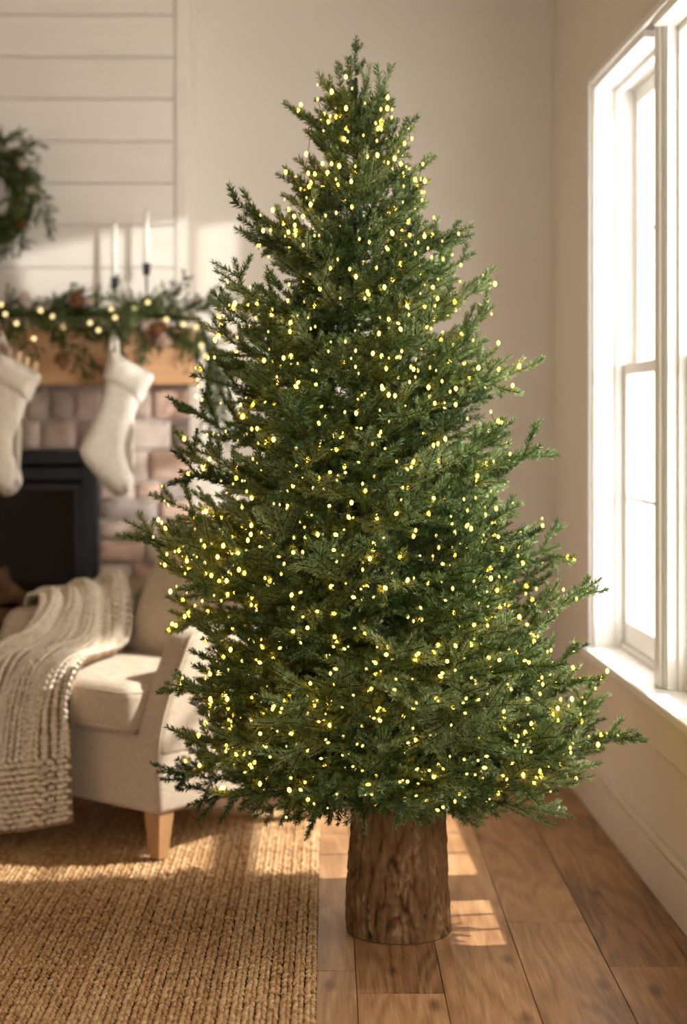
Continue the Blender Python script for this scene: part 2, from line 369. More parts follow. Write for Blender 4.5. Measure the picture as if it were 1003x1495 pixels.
# casing, head and sill shared by the window group
c = MB()
c.box(0.822, 0.842, -0.014, -0.0005, SILL, HEAD + 0.02); c.box(0.822, 3.48, -0.014, -0.0005, HEAD - 0.002, HEAD + 0.02); c.box(3.46, 3.48, -0.014, 0.02, SILL, HEAD + 0.02)
tr = c.build('trim_1', M['trim'], bevel=0.003); tr.matrix_world = RW
tag(tr, 'thin white casing bead around the window opening', 'casing', kind='structure')
s = MB().box(0.79, 3.51, -0.035, TH, SILL - 0.03, SILL)
so = s.build('trim_2', M['trim'], bevel=0.006); so.matrix_world = RW
tag(so, 'white window sill board running under the windows', 'window sill', kind='structure')
s = MB().box(0.82, 3.48, -0.012, 0, SILL - 0.15, SILL - 0.03)
so = s.build('trim_3', M['base'], bevel=0.003); so.matrix_world = RW
tag(so, 'cream apron board below the window sill', 'apron', kind='structure')
for k in (0, 1):
    a, c2 = wins[k][1], wins[k + 1][0]
    s = MB().box(a, c2, 0.035, TH, SILL, HEAD); s.box(a + 0.014, c2 - 0.014, 0.024, 0.035, SILL, HEAD)
    so = s.build('trim_%d' % (4 + k), M['trim'], bevel=0.003); so.matrix_world = RW
    tag(so, 'white mullion post between the far and middle windows' if k == 0 else 'white mullion post between the middle and near windows', 'mullion', kind='structure')

def sash(win, x0, x1, z0, z1, y0, y1, st, top, bot, nv, name):
    s = MB(); s.box(x0, x0 + st, y0, y1, z0, z1); s.box(x1 - st, x1, y0, y1, z0, z1)
    s.box(x0 + st, x1 - st, y0, y1, z0, z0 + bot); s.box(x0 + st, x1 - st, y0, y1, z1 - top, z1)
    fr = s.build(name, M['trim'], win, bevel=0.004)
    ym = (y0 + y1) / 2
    MB().box(x0 + st, x1 - st, ym - 0.002, ym + 0.002, z0 + bot, z1 - top).build('pane', M['glass'], fr)
    zc = (z0 + bot + z1 - top) / 2
    MB().box(x0 + st, x1 - st, ym - 0.007, ym + 0.007, zc - 0.007, zc + 0.007).build('muntin', M['trim'], fr)
    for i in range(nv):
        xc = x0 + st + (x1 - x0 - 2 * st) * (i + 1) / (nv + 1)
        MB().box(xc - 0.006, xc + 0.006, ym - 0.006, ym + 0.006, z0 + bot, z1 - top).build('muntin', M['trim'], fr)
for i, (a, c2) in enumerate(wins):
    wn = thing('window_%d' % (i + 1), ['far white double-hung window beside the room corner', 'middle white double-hung window at the frame edge', 'near white double-hung window, unseen, added to pass the sun'][i], 'window', kind='structure')
    wn.matrix_world = RW
    jl = MB(); jl.box(a, a + 0.02, 0.0 if i == 0 else 0.04, TH, SILL, HEAD); jl.box(c2 - 0.02, c2, 0.04, TH, SILL, HEAD); jl.box(a + 0.02, c2 - 0.02, 0.0, TH, HEAD - 0.02, HEAD)
    jl.box(a + 0.02, a + 0.034, 0.07, 0.095, SILL, HEAD - 0.02); jl.box(c2 - 0.034, c2 - 0.02, 0.07, 0.095, SILL, HEAD - 0.02); jl.box(a + 0.02, c2 - 0.02, 0.07, 0.095, HEAD - 0.036, HEAD - 0.02)
    jl.box(a + 0.02, c2 - 0.02, 0.085, TH, SILL, SILL + 0.018)
    jl.build('jamb', M['trim'], wn, bevel=0.002)
    MR = 1.475
    sash(wn, a + 0.022, c2 - 0.022, SILL + 0.018, MR + 0.02, 0.097, 0.133, 0.048, 0.04, 0.075, 2, 'lower_sash')
    sash(wn, a + 0.022, c2 - 0.022, MR - 0.02, HEAD - 0.022, 0.136, 0.172, 0.048, 0.055, 0.04, 0, 'upper_sash')

# chimney breast with shiplap
YC, XR, XC = 6.0, -0.52, -1.25
XLc = 2 * XC - XR
cb = tag(MB().box(XLc, XR - 0.001, YC + 0.012, YB, 0, CH).build('wall_chimney', M['wall']), 'white shiplap chimney breast above the fireplace', 'wall', kind='structure')
pitch = 61.5 * YC / FPX
z = 2.785 - pitch * 9
bm_ = None
while z < CH:
    z1 = min(z + pitch, CH)
    o = MB().box(XLc + 0.04, -0.5625, YC - 0.004, YC + 0.012, z + 0.0022, z1 - 0.0022).build('board', M['shiplap'], cb, bevel=0.002)
    z = z1
for (a, c2) in ((-0.559, XR), (XLc, XLc + 0.037)):
    MB().box(a, c2, YC - 0.008, YC + 0.012, 1.4, CH).build('corner_board', M['shiplap'], cb, bevel=0.003)
MB().box(XR - 0.001, XR + 0.006, YC - 0.008, YB, 0, CH).build('side_board', M['shiplap'], cb)

# ------------------------------------------------------------------ fireplace
fp = thing('fireplace', 'stone fireplace with a black metal firebox and glass front', 'fireplace', (XC, YC, 0))
def fpo(mb, name, m, parent=fp, **k):
    mb.v = [(v[0] - XC, v[1] - YC, v[2]) for v in mb.v] if parent is fp else mb.v
    return mb.build(name, m, parent, **k)
YS = 5.95
XO = (143 - CX) * YS / FPX                       # firebox right edge
FT = at(0, 657, YS).z; FB = 0.26
XSR = (279 - CX) * YS / FPX
mo = MB(); mo.box(XO, XSR - 0.006, YS + 0.012, YC, 0, 1.43); mo.box(2 * XC - XSR + 0.006, 2 * XC - XO, YS + 0.012, YC, 0, 1.43)
mo.box(2 * XC - XO, XO, YS + 0.012, YC, FT, 1.43); mo.box(2 * XC - XO, XO, YS + 0.012, YC, 0, FB)
fpo(mo, 'mortar_bed', M['mortar'])
def stone(x0, x1, z0, z1, tone=None):
    g = 0.0055
    x0 += g; x1 -= g; z0 += g; z1 -= g
    if x1 - x0 < 0.02: return
    v, f = puffy((x1 - x0) / 2, 0.03, (z1 - z0) / 2, 0.010, 3)
    sd = R.uniform(0, 99)
    pr = R.uniform(-0.006, 0.008)
    vv = [(p.x + (x0 + x1) / 2 - XC + 0.004 * noise.noise((p.x * 20 + sd, p.z * 20, 0)), p.y + YS + 0.02 - pr - YC + 0.006 * noise.noise((p.x * 16, p.z * 16, sd)), p.z + (z0 + z1) / 2 + 0.004 * noise.noise((p.z * 20, sd, p.x * 20))) for p in v]
    link('stone', new_mesh('stone', vv, f, M['stone'][R.choice([0, 0, 1, 2, 3, 4]) if tone is None else tone], True), fp)
rows = [(566, 613, [37, 72, 108, 150, 196, 222, 279], [3, 2, 0, 4, 0, 1]), (613, 657, [35, 60, 112, 145, 185, 251, 279], [3, 0, 4, 0, 3, 4]),
        (657, 703, [143, 217, 279], [3, 1]), (703, 730, [143, 198, 236, 279], [3, 1, 2]), (730, 760, [143, 232, 279], [2, 1]), (760, 789, [143, 233, 279], [0, 4]),
        (789, 823, [143, 213, 279], [1, 3]), (823, 847, [143, 193, 240, 279], [3, 1, 0]), (847, 880, [143, 205, 279], [2, 3]), (880, 920, [143, 225, 279], [0, 1]),
        (920, 955, [143, 190, 279], [3, 2]), (955, 995, [143, 230, 279], [1, 0]), (995, 1030, [143, 200, 279], [0, 3]), (1030, 1070, [143, 215, 279], [2, 1]), (1070, 1104, [143, 190, 279], [3, 0]), (1104, 1139, [143, 240, 279], [0, 2])]
for (ya, yb, xs, tones) in rows:
    za, zb = at(0, yb, YS).z, at(0, ya, YS).z
    X = [(q - CX) * YS / FPX for q in xs]
    for a, c2, t in zip(X[:-1], X[1:], tones): stone(a, c2, za, zb, t)
    for a, c2, t in zip(X[:-1], X[1:], tones):
        if len(xs) > 4: stone(2 * XC - c2, 2 * XC - a, za, zb)
        else: stone(2 * XC - c2, 2 * XC - a, za, zb)
    if ya < 650:
        q = [2 * XC - X[0], XC - 0.05, X[0]]
        for a, c2 in zip(q[:-1], q[1:]): stone(a, c2, za, zb)
for (za, zb) in ((0.0, 0.13), (0.13, FB)):
    q = [2 * XC - XO, XC - 0.16 + za, XC + 0.12 + za, XO]
    for a, c2 in zip(q[:-1], q[1:]): stone(a, c2, za, zb)
# firebox
hw = XO - XC
fb = MB(); d0, d1 = YC - 0.06 - YC, YC + 0.3 - YC
fr = MB(); fr.box(-hw, -hw + 0.055, -0.075, 0.0, FB, FT); fr.box(hw - 0.055, hw, -0.075, 0.0, FB, FT)
fr.box(-hw + 0.055, hw - 0.055, -0.075, 0.0, FT - 0.05, FT); fr.box(-hw + 0.055, hw - 0.055, -0.075, 0.0, FB, FB + 0.06)
ff = fr.build('firebox_frame', M['metal'], fp, bevel=0.004)
MB().box(-hw + 0.055, hw - 0.055, -0.068, -0.03, FT - 0.108, FT - 0.062).build('hood_louver', M['metal'], ff, bevel=0.004)
fr = MB(); zt = FT - 0.12
fr.box(-hw + 0.056, -hw + 0.085, -0.062, -0.04, FB + 0.06, zt); fr.box(hw - 0.085, hw - 0.056, -0.062, -0.04, FB + 0.06, zt); fr.box(-hw + 0.085, hw - 0.085, -0.062, -0.04, zt - 0.025, zt)
dr = fr.build('glass_door', M['metal'], fp, bevel=0.003)
MB().box(-hw + 0.085, hw - 0.085, -0.052, -0.048, FB + 0.06, zt - 0.025).build('glass_panel', M['fireglass'], dr)
fr = MB(); fr.box(-hw + 0.05, hw - 0.05, 0.005, 0.0095, FB, FT)
fr.box(-hw + 0.052, -hw + 0.058, -0.04, 0.006, FB, FT); fr.box(hw - 0.058, hw - 0.052, -0.04, 0.006, FB, FT)
fr.build('firebox_lining', M['firebrick'], fp)
MB().box(-hw + 0.06, hw - 0.06, -0.03, 0.004, FB + 0.062, 0.56).build('ember_bed', M['firebrick'], fp, bevel=0.004)
for (x0, z0, x1, z1, r, yy) in ((-0.28, 0.60, 0.25, 0.595, 0.034, -0.010), (-0.26, 0.655, 0.10, 0.665, 0.030, -0.008), (0.0, 0.735, 0.22, 0.615, 0.028, -0.018), (-0.18, 0.71, 0.08, 0.745, 0.026, -0.010)):
    pts = [(x0 + (x1 - x0) * t, yy + 0.004 * math.sin(t * 9), z0 + (z1 - z0) * t + 0.008 * math.sin(t * 7)) for t in np.linspace(0, 1, 7)]
    o = MB().tube(pts, [r * (0.9 + 0.15 * R.random()) for _ in pts], 9).build('fire_log', M['fire_log'], fp, smooth=True)
    o.scale = (1, 0.6, 1)

# mantel beam
YM = 5.75; XMR = (283 - CX) * YM / FPX
mt = MB().box(2 * XC - XMR, XMR, YM, YC - 0.006, 1.432, 1.632)
mt = mt.build('mantel_shelf', M['mantel'], bevel=0.006, seg=3)
tag(mt, 'thick honey oak beam mantel above the stone fireplace', 'mantel')
MT = 1.632

# ------------------------------------------------------------------ evergreen meshes
def needles_for(segs, dens, nl, nw, rng, spread=0.95):
    """segs: (p0, p1); returns arrays of verts and quads of thin diamond needles"""
    V = []; n_tot = 0
    for (p0, p1) in segs:
        p0 = np.array(p0); p1 = np.array(p1); ax = p1 - p0; L = np.linalg.norm(ax)
        if L < 1e-5: continue
        ax = ax / L; n = max(6, int(L * dens))
        o = np.cross(ax, [0.3, 0.5, 0.81]); o /= np.linalg.norm(o); q = np.cross(ax, o)
        t = rng.random(n); ph = rng.random(n) * 2 * PI
        rad = np.cos(ph)[:, None] * o + np.sin(ph)[:, None] * q
        al = spread * (0.72 + 0.45 * rng.random(n)) * (1 - 0.45 * t ** 4)
        d = np.cos(al)[:, None] * ax + np.sin(al)[:, None] * rad
        d[:, 2] += 0.18; d /= np.linalg.norm(d, axis=1)[:, None]
        ln = nl * (0.75 + 0.5 * rng.random(n)) * (1 - 0.25 * t ** 3)
        base = p0 + ax * (L * t)[:, None]
        sd = np.cross(d, rng.normal(size=(n, 3))); sd /= np.linalg.norm(sd, axis=1)[:, None]
        tip = base + d * ln[:, None]; mid = base + d * (ln * 0.45)[:, None]; wv = sd * (nw / 2)
        blk = np.stack([base, mid + wv, tip, mid - wv], axis=1).reshape(-1, 3)
        V.append(blk); n_tot += n
    V = np.concatenate(V); F = np.arange(n_tot * 4).reshape(-1, 4)
    return V, F

def stem_tube(segs, r0):
    v = []; f = []
    for (p0, p1) in segs:
        p0 = Vector(p0); p1 = Vector(p1); t = (p1 - p0)
        if t.length < 1e-5: continue
        t.normalize(); u = t.orthogonal().normalized(); w = t.cross(u); b = len(v)
        for p, r in ((p0, r0), (p1, r0 * 0.7)):
            for j in range(3):
                a = 2 * PI * j / 3; v.append(p + (u * math.cos(a) + w * math.sin(a)) * r)
        for j in range(3): f.append((b + j, b + (j + 1) % 3, b + 3 + (j + 1) % 3, b + 3 + j))
    return v, f

def gen_branch(L, seed, nl=0.0165, nw=0.0023, dens=1900, step=0.062, twig=0.20, mats=None, name='branch', start=0.16, flat=0.95):
    rr = random.Random(seed); rng = np.random.default_rng(seed)
    sag = rr.uniform(0.03, 0.085) * L; wob = rr.uniform(-0.03, 0.03) * L
    def axis(t): return Vector((L * t, wob * math.sin(PI * t), -sag * math.sin(PI * min(1, t * 1.05)) if t < 0.95 else -sag * math.sin(PI * 0.9975) * (1 - t) / 0.05))
    main = [axis(i / 10) for i in range(11)]
    stems = list(zip(main[:-1], main[1:])); leafy = [(a, c) for a, c in stems if a.x > L * 0.28]
    nodes = [(main[10], 1.0)]
    d = start * L + 0.01; side = 1
    while d < L * 0.96:
        t = d / L; p = axis(t); ax = (axis(min(1, t + 0.02)) - axis(t - 0.02)).normalized()
        for sgn in ((1, -1) if rr.random() < 0.75 else (side,)):
            tl = min(twig, 0.42 * (L - d) + 0.012 + 0.05 * min(1, L / 0.5)) * rr.uniform(0.6, 1.15)
            if t < 0.3: tl *= 0.55 + 1.5 * t
            ang = math.radians(rr.uniform(32, 56)); el = rr.gauss(0.18, flat * 0.6)
            lat = Vector((0, sgn, 0)); up = Vector((0, 0, 1))
            dr = (ax * math.cos(ang) + (lat * math.cos(el) + up * math.sin(el)) * math.sin(ang)).normalized()
            pts = [p]; dcur = dr.copy(); ns = 3
            for k in range(ns):
                dcur = (dcur + ax * 0.10 + up * rr.uniform(-0.05, 0.14)).normalized(); pts.append(pts[-1] + dcur * (tl / ns))
            sg = list(zip(pts[:-1], pts[1:])); stems += sg; leafy += sg
            nodes.append((pts[-1], 0.8)); nodes.append((pts[2], 0.6)); nodes.append((pts[1], 0.5))
            if tl > 0.075:
                nt_ = 1 if tl < 0.13 else 2
                for k in range(nt_):
                    u = 0.22 + 0.6 * (k + rr.random() * 0.5) / nt_
                    i = min(ns - 1, int(u * ns)); q = pts[i].lerp(pts[i + 1], u * ns - i); dd = (pts[i + 1] - pts[i]).normalized()
                    sl = min(0.09, tl * (1 - u) * 0.7 + 0.028) * rr.uniform(0.8, 1.2)
                    for s2 in (1, -1):
                        if rr.random() < 0.15: continue
                        l2 = dd.cross(up).normalized() * s2
                        d2 = (dd * 0.72 + l2 * 0.62 + up * rr.uniform(-0.22, 0.3)).normalized()
                        e = q + d2 * sl
                        stems.append((q, e)); leafy.append((q, e))
                        if rr.random() < 0.5: nodes.append((e, 0.5))
        side = -side; d += step * rr.uniform(0.8, 1.2)
    V, F = needles_for(leafy, dens, nl, nw, rng)
    sv, sf = stem_tube(stems, 0.0012 + 0.0010 * L)
    b = len(V); verts = V.tolist() + [tuple(q) for q in sv]; faces = F.tolist() + [tuple(i + b for i in q) for q in sf]
    mi = [0] * len(F) + [1] * len(sf)
    me = new_mesh(name, verts, faces, mats or [M['needle'], M['tree_twig']], False, mi)
    return me, [(Vector(p), w_) for p, w_ in nodes]

LEN = [0.09, 0.15, 0.22, 0.30, 0.40, 0.50, 0.60, 0.70]
BR = {}
for i, L in enumerate(LEN):
    BR[L] = [gen_branch(L, 100 + 10 * i + k) for k in range(4)]

# ------------------------------------------------------------------ Christmas tree
TY = 4.23
def axis_x(zz):                       # the pole leans a little: the log stands right of the tip
    y = CY + (CAMZ - zz) * FPX / TY
    return (np.interp(y, [55, 500, 800, 1150, 1375], [520, 517, 522, 575, 583]) - CX) * TY / FPX
LOGX = (582.5 - CX) * TY / FPX
tree = thing('christmas_tree', 'tall green Christmas tree standing on a rough bark log base', 'tree', (LOGX, TY, 0))
TM = Matrix.Translation((-LOGX, -TY, 0))
H = at(0, 57, TY).z
MB().tube([(axis_x(q) - LOGX, 0, q) for q in np.linspace(0.3, H - 0.1, 14)], [0.018 - 0.014 * i / 13 for i in range(14)], 8).build('pole', M['pole'], tree, smooth=True)
ROOTS = []
def put_branch(root, tip, roll=0.0):
    d = tip - root; L = d.length
    cls = min(LEN, key=lambda q: abs(q - L)); me, nodes = R.choice(BR[cls])
    xa = d.normalized(); za = (Vector((0, 0, 1)) - xa * xa.z)
    if za.length < 0.25: za = Vector((R.uniform(-1, 1), R.uniform(-1, 1), 0.3)); za = za - xa * za.dot(xa)
    za.normalize(); ya = za.cross(xa)
    m = Matrix(((xa.x, ya.x, za.x, root.x), (xa.y, ya.y, za.y, root.y), (xa.z, ya.z, za.z, root.z), (0, 0, 0, 1)))
    m = m @ Matrix.Rotation(roll, 4, 'X') @ Matrix.Scale(L / cls, 4)
    o = link('branch', me, tree); o.matrix_local = TM @ m
    ROOTS.append((m, nodes))
prof_y = [60, 100, 200, 300, 400, 500, 600, 700, 800, 900, 1000, 1070, 1130, 1170]
prof_r = [12, 42, 82, 126, 168, 200, 226, 254, 280, 294, 312, 322, 300, 250]
def Rz(zz): return np.interp(CY + (CAMZ - zz) * FPX / TY, prof_y, prof_r) * TY / FPX
def pitch_at(zz): return math.radians(np.interp(zz, [0.3, 0.6, 1.0, 1.6, 2.0, 2.25], [-14, -2, 10, 22, 36, 55]))
# leader and crown tips
put_branch(Vector((axis_x(2.15), TY, 2.165)), at(520, 55, TY)); put_branch(Vector((axis_x(2.15), TY, 2.08)), at(508, 84, TY)); put_branch(Vector((axis_x(2.15), TY, 2.10)), at(540, 95, TY - 0.02))
zt = 0.40; k = 0
while zt < 2.16:
    Rr = Rz(zt); n = int(round(6.0 + 6.6 * Rr / 0.6)); a0 = k * 2.4
    for i in range(n):
        a = a0 + 2 * PI * (i + R.uniform(-0.28, 0.28)) / n
        rr_ = Rr * R.uniform(0.74, 0.99); z_ = zt + R.uniform(-0.025, 0.025); p = pitch_at(z_) + R.gauss(0, 0.10)
        # a touch longer to the viewer's right low down, as the tree spreads there
        if z_ < 0.75 and math.cos(a) > 0.3: rr_ *= 1.05
        cx = axis_x(z_); tip = Vector((cx + rr_ * math.cos(a), TY + rr_ * math.sin(a), z_))
        zr = max(0.4, z_ - rr_ * math.tan(p)); zr = min(zr, H - 0.15)
        put_branch(Vector((axis_x(zr), TY, zr)), tip, R.gauss(0, 0.2))
    zt += 0.068 if zt < 1.6 else 0.052; k += 1
tipsL = [(415, 150, 30), (465, 108, 55), (405, 255, 25), (340, 295, 22), (350, 318, 30), (315, 395, 22), (312, 445, 28), (300, 480, 18), (280, 548, 8), (262, 590, 20), (258, 655, 18), (262, 688, 5), (218, 722, 14), (197, 778, 20), (232, 825, 14), (250, 893, 22), (243, 998, 8), (265, 1070, 16), (232, 1127, 0), (290, 1040, 20)]
tipsR = [(572, 97, 60), (575, 145, 40), (610, 170, 38), (628, 225, 45), (620, 290, 30), (688, 330, 18), (693, 370, 28), (718, 408, 25), (720, 447, 40), (710, 495, 25), (780, 533, 14), (718, 568, 20), (738, 612, 10), (745, 632, 18), (790, 650, 26), (762, 735, 22), (772, 775, 26), (818, 797, 12), (790, 850, 18), (863, 863, 24), (858, 940, 24), (865, 990, 14), (888, 1015, 24), (882, 1050, 10), (927, 1067, 14), (858, 1120, 6), (818, 1190, -22), (725, 1180, -26)]
for lst in (tipsL, tipsR):
    for (px, py, deg) in lst:
        Y = TY + R.uniform(-0.14, 0.10) * min(1, abs(px - 518) / 200)
        tip = at(px, py, Y); cx = axis_x(tip.z); run = abs(tip.x - cx)
        zr = min(max(0.4, tip.z - run * math.tan(math.radians(deg))), H - 0.12)
        put_branch(Vector((axis_x(zr), TY, zr)), tip, R.gauss(0, 0.25))
for (px, py, Y) in ((422, 1168, 3.86), (470, 1158, 3.74), (590, 1172, 3.78), (530, 1155, 3.7), (650, 1150, 3.78)):
    tip = at(px, py, Y); put_branch(Vector((axis_x(0.52), TY, 0.56)), tip, R.gauss(0, 0.2))

for i in range(16):
    a = i * 2.39996; z_ = 1.98 + 0.2 * i / 16; rr_ = Rz(z_) * R.uniform(0.5, 0.85)
    put_branch(Vector((axis_x(z_), TY, z_ - rr_ * 0.7)), Vector((axis_x(z_) + rr_ * math.cos(a), TY + rr_ * math.sin(a), z_)), R.gauss(0, 0.4))
# log base with bark relief
def patch0(q): return noise.noise(q * 2.6 + Vector((1, 7, 2))) * 1.6
def log_base():
    n, k = 170, 120; h = 0.405; v = []; f = []; rel = []
    for i in range(k + 1):
        z_ = h * i / k
        r0 = np.interp(z_, [0, 0.05, 0.15, 0.28, 0.405], [0.1365, 0.136, 0.130, 0.122, 0.117])
        for j in range(n):
            a = 2 * PI * j / n; c_, s_ = math.cos(a), math.sin(a)
            q = Vector((c_ * 1.0, s_ * 1.0, z_ * 1.8))
            lump = noise.noise(q * 1.6) * 0.010
            w1 = noise.noise(q * 1.3 + Vector((9, 3, 1))) * 0.5
            rid = 0.55 - abs(noise.noise(Vector((c_ * 5.0 + w1, s_ * 5.0 + w1, z_ * 9)))) * 1.8
            rid2 = noise.noise(Vector((c_ * 13, s_ * 13, z_ * 60))) * (0.5 + max(0, patch0(q)))
            patch = noise.noise(q * 2.2 + Vector((4, 4, 4)))
            flake = max(0.0, noise.noise(Vector((c_ * 9, s_ * 9, z_ * 22)))) 
            cr = max(0.0, 1 - abs(noise.noise(Vector((c_ * 5 + 7 + w1 * 0.8, s_ * 5 + w1 * 0.8, z_ * 7)) ) * 9))
            rl = -0.004 * max(0, rid) + 0.0045 * rid2 + 0.005 * flake * max(0, 0.4 + patch) - 0.007 * cr
            rl *= 0.8 + 0.6 * (1 - z_ / h)
            rel.append(max(0, min(1, 0.62 + rl * 42)))
            ez = min(1, (z_ + 0.004) / 0.03); r = r0 + lump * 0.7 * ez + rl * ez
            v.append((r * c_, r * s_, z_ + 0.001))
    for i in range(k):
        for j in range(n): f.append((i * n + j, i * n + (j + 1) % n, (i + 1) * n + (j + 1) % n, (i + 1) * n + j))
    f.append(tuple(k * n + j for j in range(n))); f.append(tuple(range(n - 1, -1, -1)))
    me = new_mesh('log_base', v, f, M['bark'], True)
    at_ = me.attributes.new('relief', 'FLOAT', 'POINT'); at_.data.foreach_set('value', np.array(rel, dtype=np.float32))
    o = link('log_base', me, tree); o['label'] = 'rough brown bark log at the foot'
log_base()

# string lights on the tree
cand = []
for (m, nodes) in ROOTS:
    for (p, w_) in nodes:
        q = m @ p; rad = math.hypot(q.x - axis_x(q.z), q.y - TY); ratio = rad / max(0.03, Rz(q.z))
        if q.z > 0.36 and (ratio > 0.45 or q.z > 2.0) and q.y < TY + 0.16 and ratio < 1.10 and q.z < 2.17 and w_ < 0.95 and not (w_ > 0.7 and ratio > 0.8 and R.random() < 0.75): cand.append((q, ratio))
R.shuffle(cand)
bulbs = []; grid = {}
def far_enough(q, dmin):
    key = (int(q.x / 0.05), int(q.y / 0.05), int(q.z / 0.05))
    for dx in (-1, 0, 1):
        for dy in (-1, 0, 1):
            for dz in (-1, 0, 1):
                for o in grid.get((key[0] + dx, key[1] + dy, key[2] + dz), ()):
                    if (o - q).length < dmin: return False
    grid.setdefault(key, []).append(q); return True
for (q, ratio) in cand:
    if len(bulbs) >= 1700: break
    c_ = Vector((axis_x(q.z), TY, q.z)); out = (q - c_); out.normalize()
    q2 = q + out * R.uniform(0.004, 0.022) + Vector((R.uniform(-0.012, 0.012), R.uniform(-0.012, 0.012), R.uniform(0.002, 0.016)))
    if not far_enough(q2, 0.030): continue
    bulbs.append(q2)
    if R.random() < 0.28 and len(bulbs) < 1700:      # bulbs often come in little clusters
        q3 = q2 + Vector((R.uniform(-0.022, 0.022), R.uniform(-0.014, 0.014), R.uniform(-0.018, 0.018))); bulbs.append(q3)
ls = thing('string_lights', 'warm yellow string lights wound through the Christmas tree branches', 'string lights', (LOGX, TY, 0))
def bulb_mesh(r=0.0038, l=1.35):
    return MB().lathe([(r * 0.35, -r * l), (r * 0.8, -r * 0.7), (r, 0), (r * 0.8, r * 0.7), (r * 0.35, r * l)], 7)
bmb = bulb_mesh(); bme = [new_mesh('bulb', bmb.v, bmb.f, M[q], True) for q in ('bulb', 'bulb_soft')]
near = sorted(bulbs, key=lambda q: q.y)
first, rest = near[:300], near[300:]
for q in first:
    hot = R.random() < 0.4; o = link('bulb', bme[0 if hot else 1], ls); o.location = q - Vector((LOGX, TY, 0)); o.rotation_euler = (R.uniform(0, 3), R.uniform(0, 3), 0)
    s_ = R.uniform(0.95, 1.2) if hot else R.uniform(0.65, 1.1); o.scale = (s_, s_, s_)
mb = MB(); mi = []
for q in rest:
    hot = R.random() < 0.4; s_ = R.uniform(0.95, 1.2) if hot else R.uniform(0.65, 1.1)
    mb.add([(v[0] * s_ + q.x - LOGX, v[1] * s_ + q.y - TY, v[2] * s_ + q.z) for v in bmb.v], bmb.f); mi += [0 if hot else 1] * len(bmb.f)
o = link('smaller_bulbs', new_mesh('smaller_bulbs', mb.v, mb.f, [M['bulb'], M['bulb_soft']], True, mi), ls); o['kind'] = 'stuff'
wz = sorted(bulbs, key=lambda q: (round(q.z / 0.07), math.atan2(q.y - TY, q.x - axis_x(q.z))))
mb = MB()
for a, c2 in zip(wz[:-1], wz[1:]):
    if (a - c2).length < 0.06:
        mid = (a + c2) / 2 + Vector((0, 0.012, -0.012)); mb.tube([a - Vector((LOGX, TY, 0)), mid - Vector((LOGX, TY, 0)), c2 - Vector((LOGX, TY, 0))], 0.0009, 4, False)
o = mb.build('wire', M['wire'], ls); o['kind'] = 'stuff'

# ------------------------------------------------------------------ wreath and garland
GM = [M['needle_dark'], M['twig']]
SP = [gen_branch(L, 300 + i, nl=0.02, nw=0.0034, dens=520, step=0.05, twig=0.11, mats=GM, name='sprig', start=0.05) for i, L in enumerate((0.14, 0.16, 0.18, 0.20, 0.22))]
def sprig(parent, org, p, d, L, roll):
    me, _ = R.choice(SP); base = max(v.co.x for v in me.vertices) if False else 0.18
    xa = Vector(d).normalized(); za = Vector((0, -1, 0.2)); za = (za - xa * za.dot(xa)).normalized(); ya = za.cross(xa)
    m = Matrix(((xa.x, ya.x, za.x, p[0]), (xa.y, ya.y, za.y, p[1]), (xa.z, ya.z, za.z, p[2]), (0, 0, 0, 1)))
    o = link('sprig', me, parent); o.matrix_local = Matrix.Translation(-Vector(org)) @ m @ Matrix.Rotation(roll, 4, 'X') @ Matrix.Scale(L / base, 4); return o
def cone_mesh(m, h=0.062, r=0.024):
    mb = MB(); mb.lathe([(r * 0.3, 0), (r * 0.75, h * 0.2), (r * 0.7, h * 0.5), (r * 0.35, h * 0.85), (r * 0.08, h)], 8)
    n = 42
    for i in range(n):
        t = i / n; a = i * 2.39996; z_ = h * (0.03 + 0.92 * t); rr_ = r * (0.55 + 0.5 * math.sin(PI * min(1, t * 0.9 + 0.22)))*(1 - 0.45 * t)
        c_, s_ = math.cos(a), math.sin(a); w_ = r * 0.36 * (1 - 0.4 * t)
        o_ = Vector((c_ * rr_, s_ * rr_, z_)); tn = Vector((-s_, c_, 0)) * w_
        tip = Vector((c_ * (rr_ + r * 0.32), s_ * (rr_ + r * 0.32), z_ + h * 0.09))
        inn = Vector((c_ * rr_ * 0.4, s_ * rr_ * 0.4, z_)); th = Vector((0, 0, h * 0.035))
        mb.add([inn - tn * 0.5, inn + tn * 0.5, o_ + tn, tip, o_ - tn, inn - tn * 0.5 - th, inn + tn * 0.5 - th, o_ + tn - th, tip - th, o_ - tn - th],
               [(0, 1, 2, 3, 4), (9, 8, 7, 6, 5), (1, 6, 7, 2), (2, 7, 8, 3), (3, 8, 9, 4), (4, 9, 5, 0)])
    return new_mesh('pine_cone', mb.v, mb.f, m)
CONE, CONEP = cone_mesh(M['cone']), cone_mesh(M['cone_pale'])
def cone(parent, org, p, rot, s_, pale=False):
    o = link('pine_cone', CONEP if pale else CONE, parent); o.location = Vector(p) - Vector(org); o.rotation_euler = rot; o.scale = (s_, s_, s_); return o

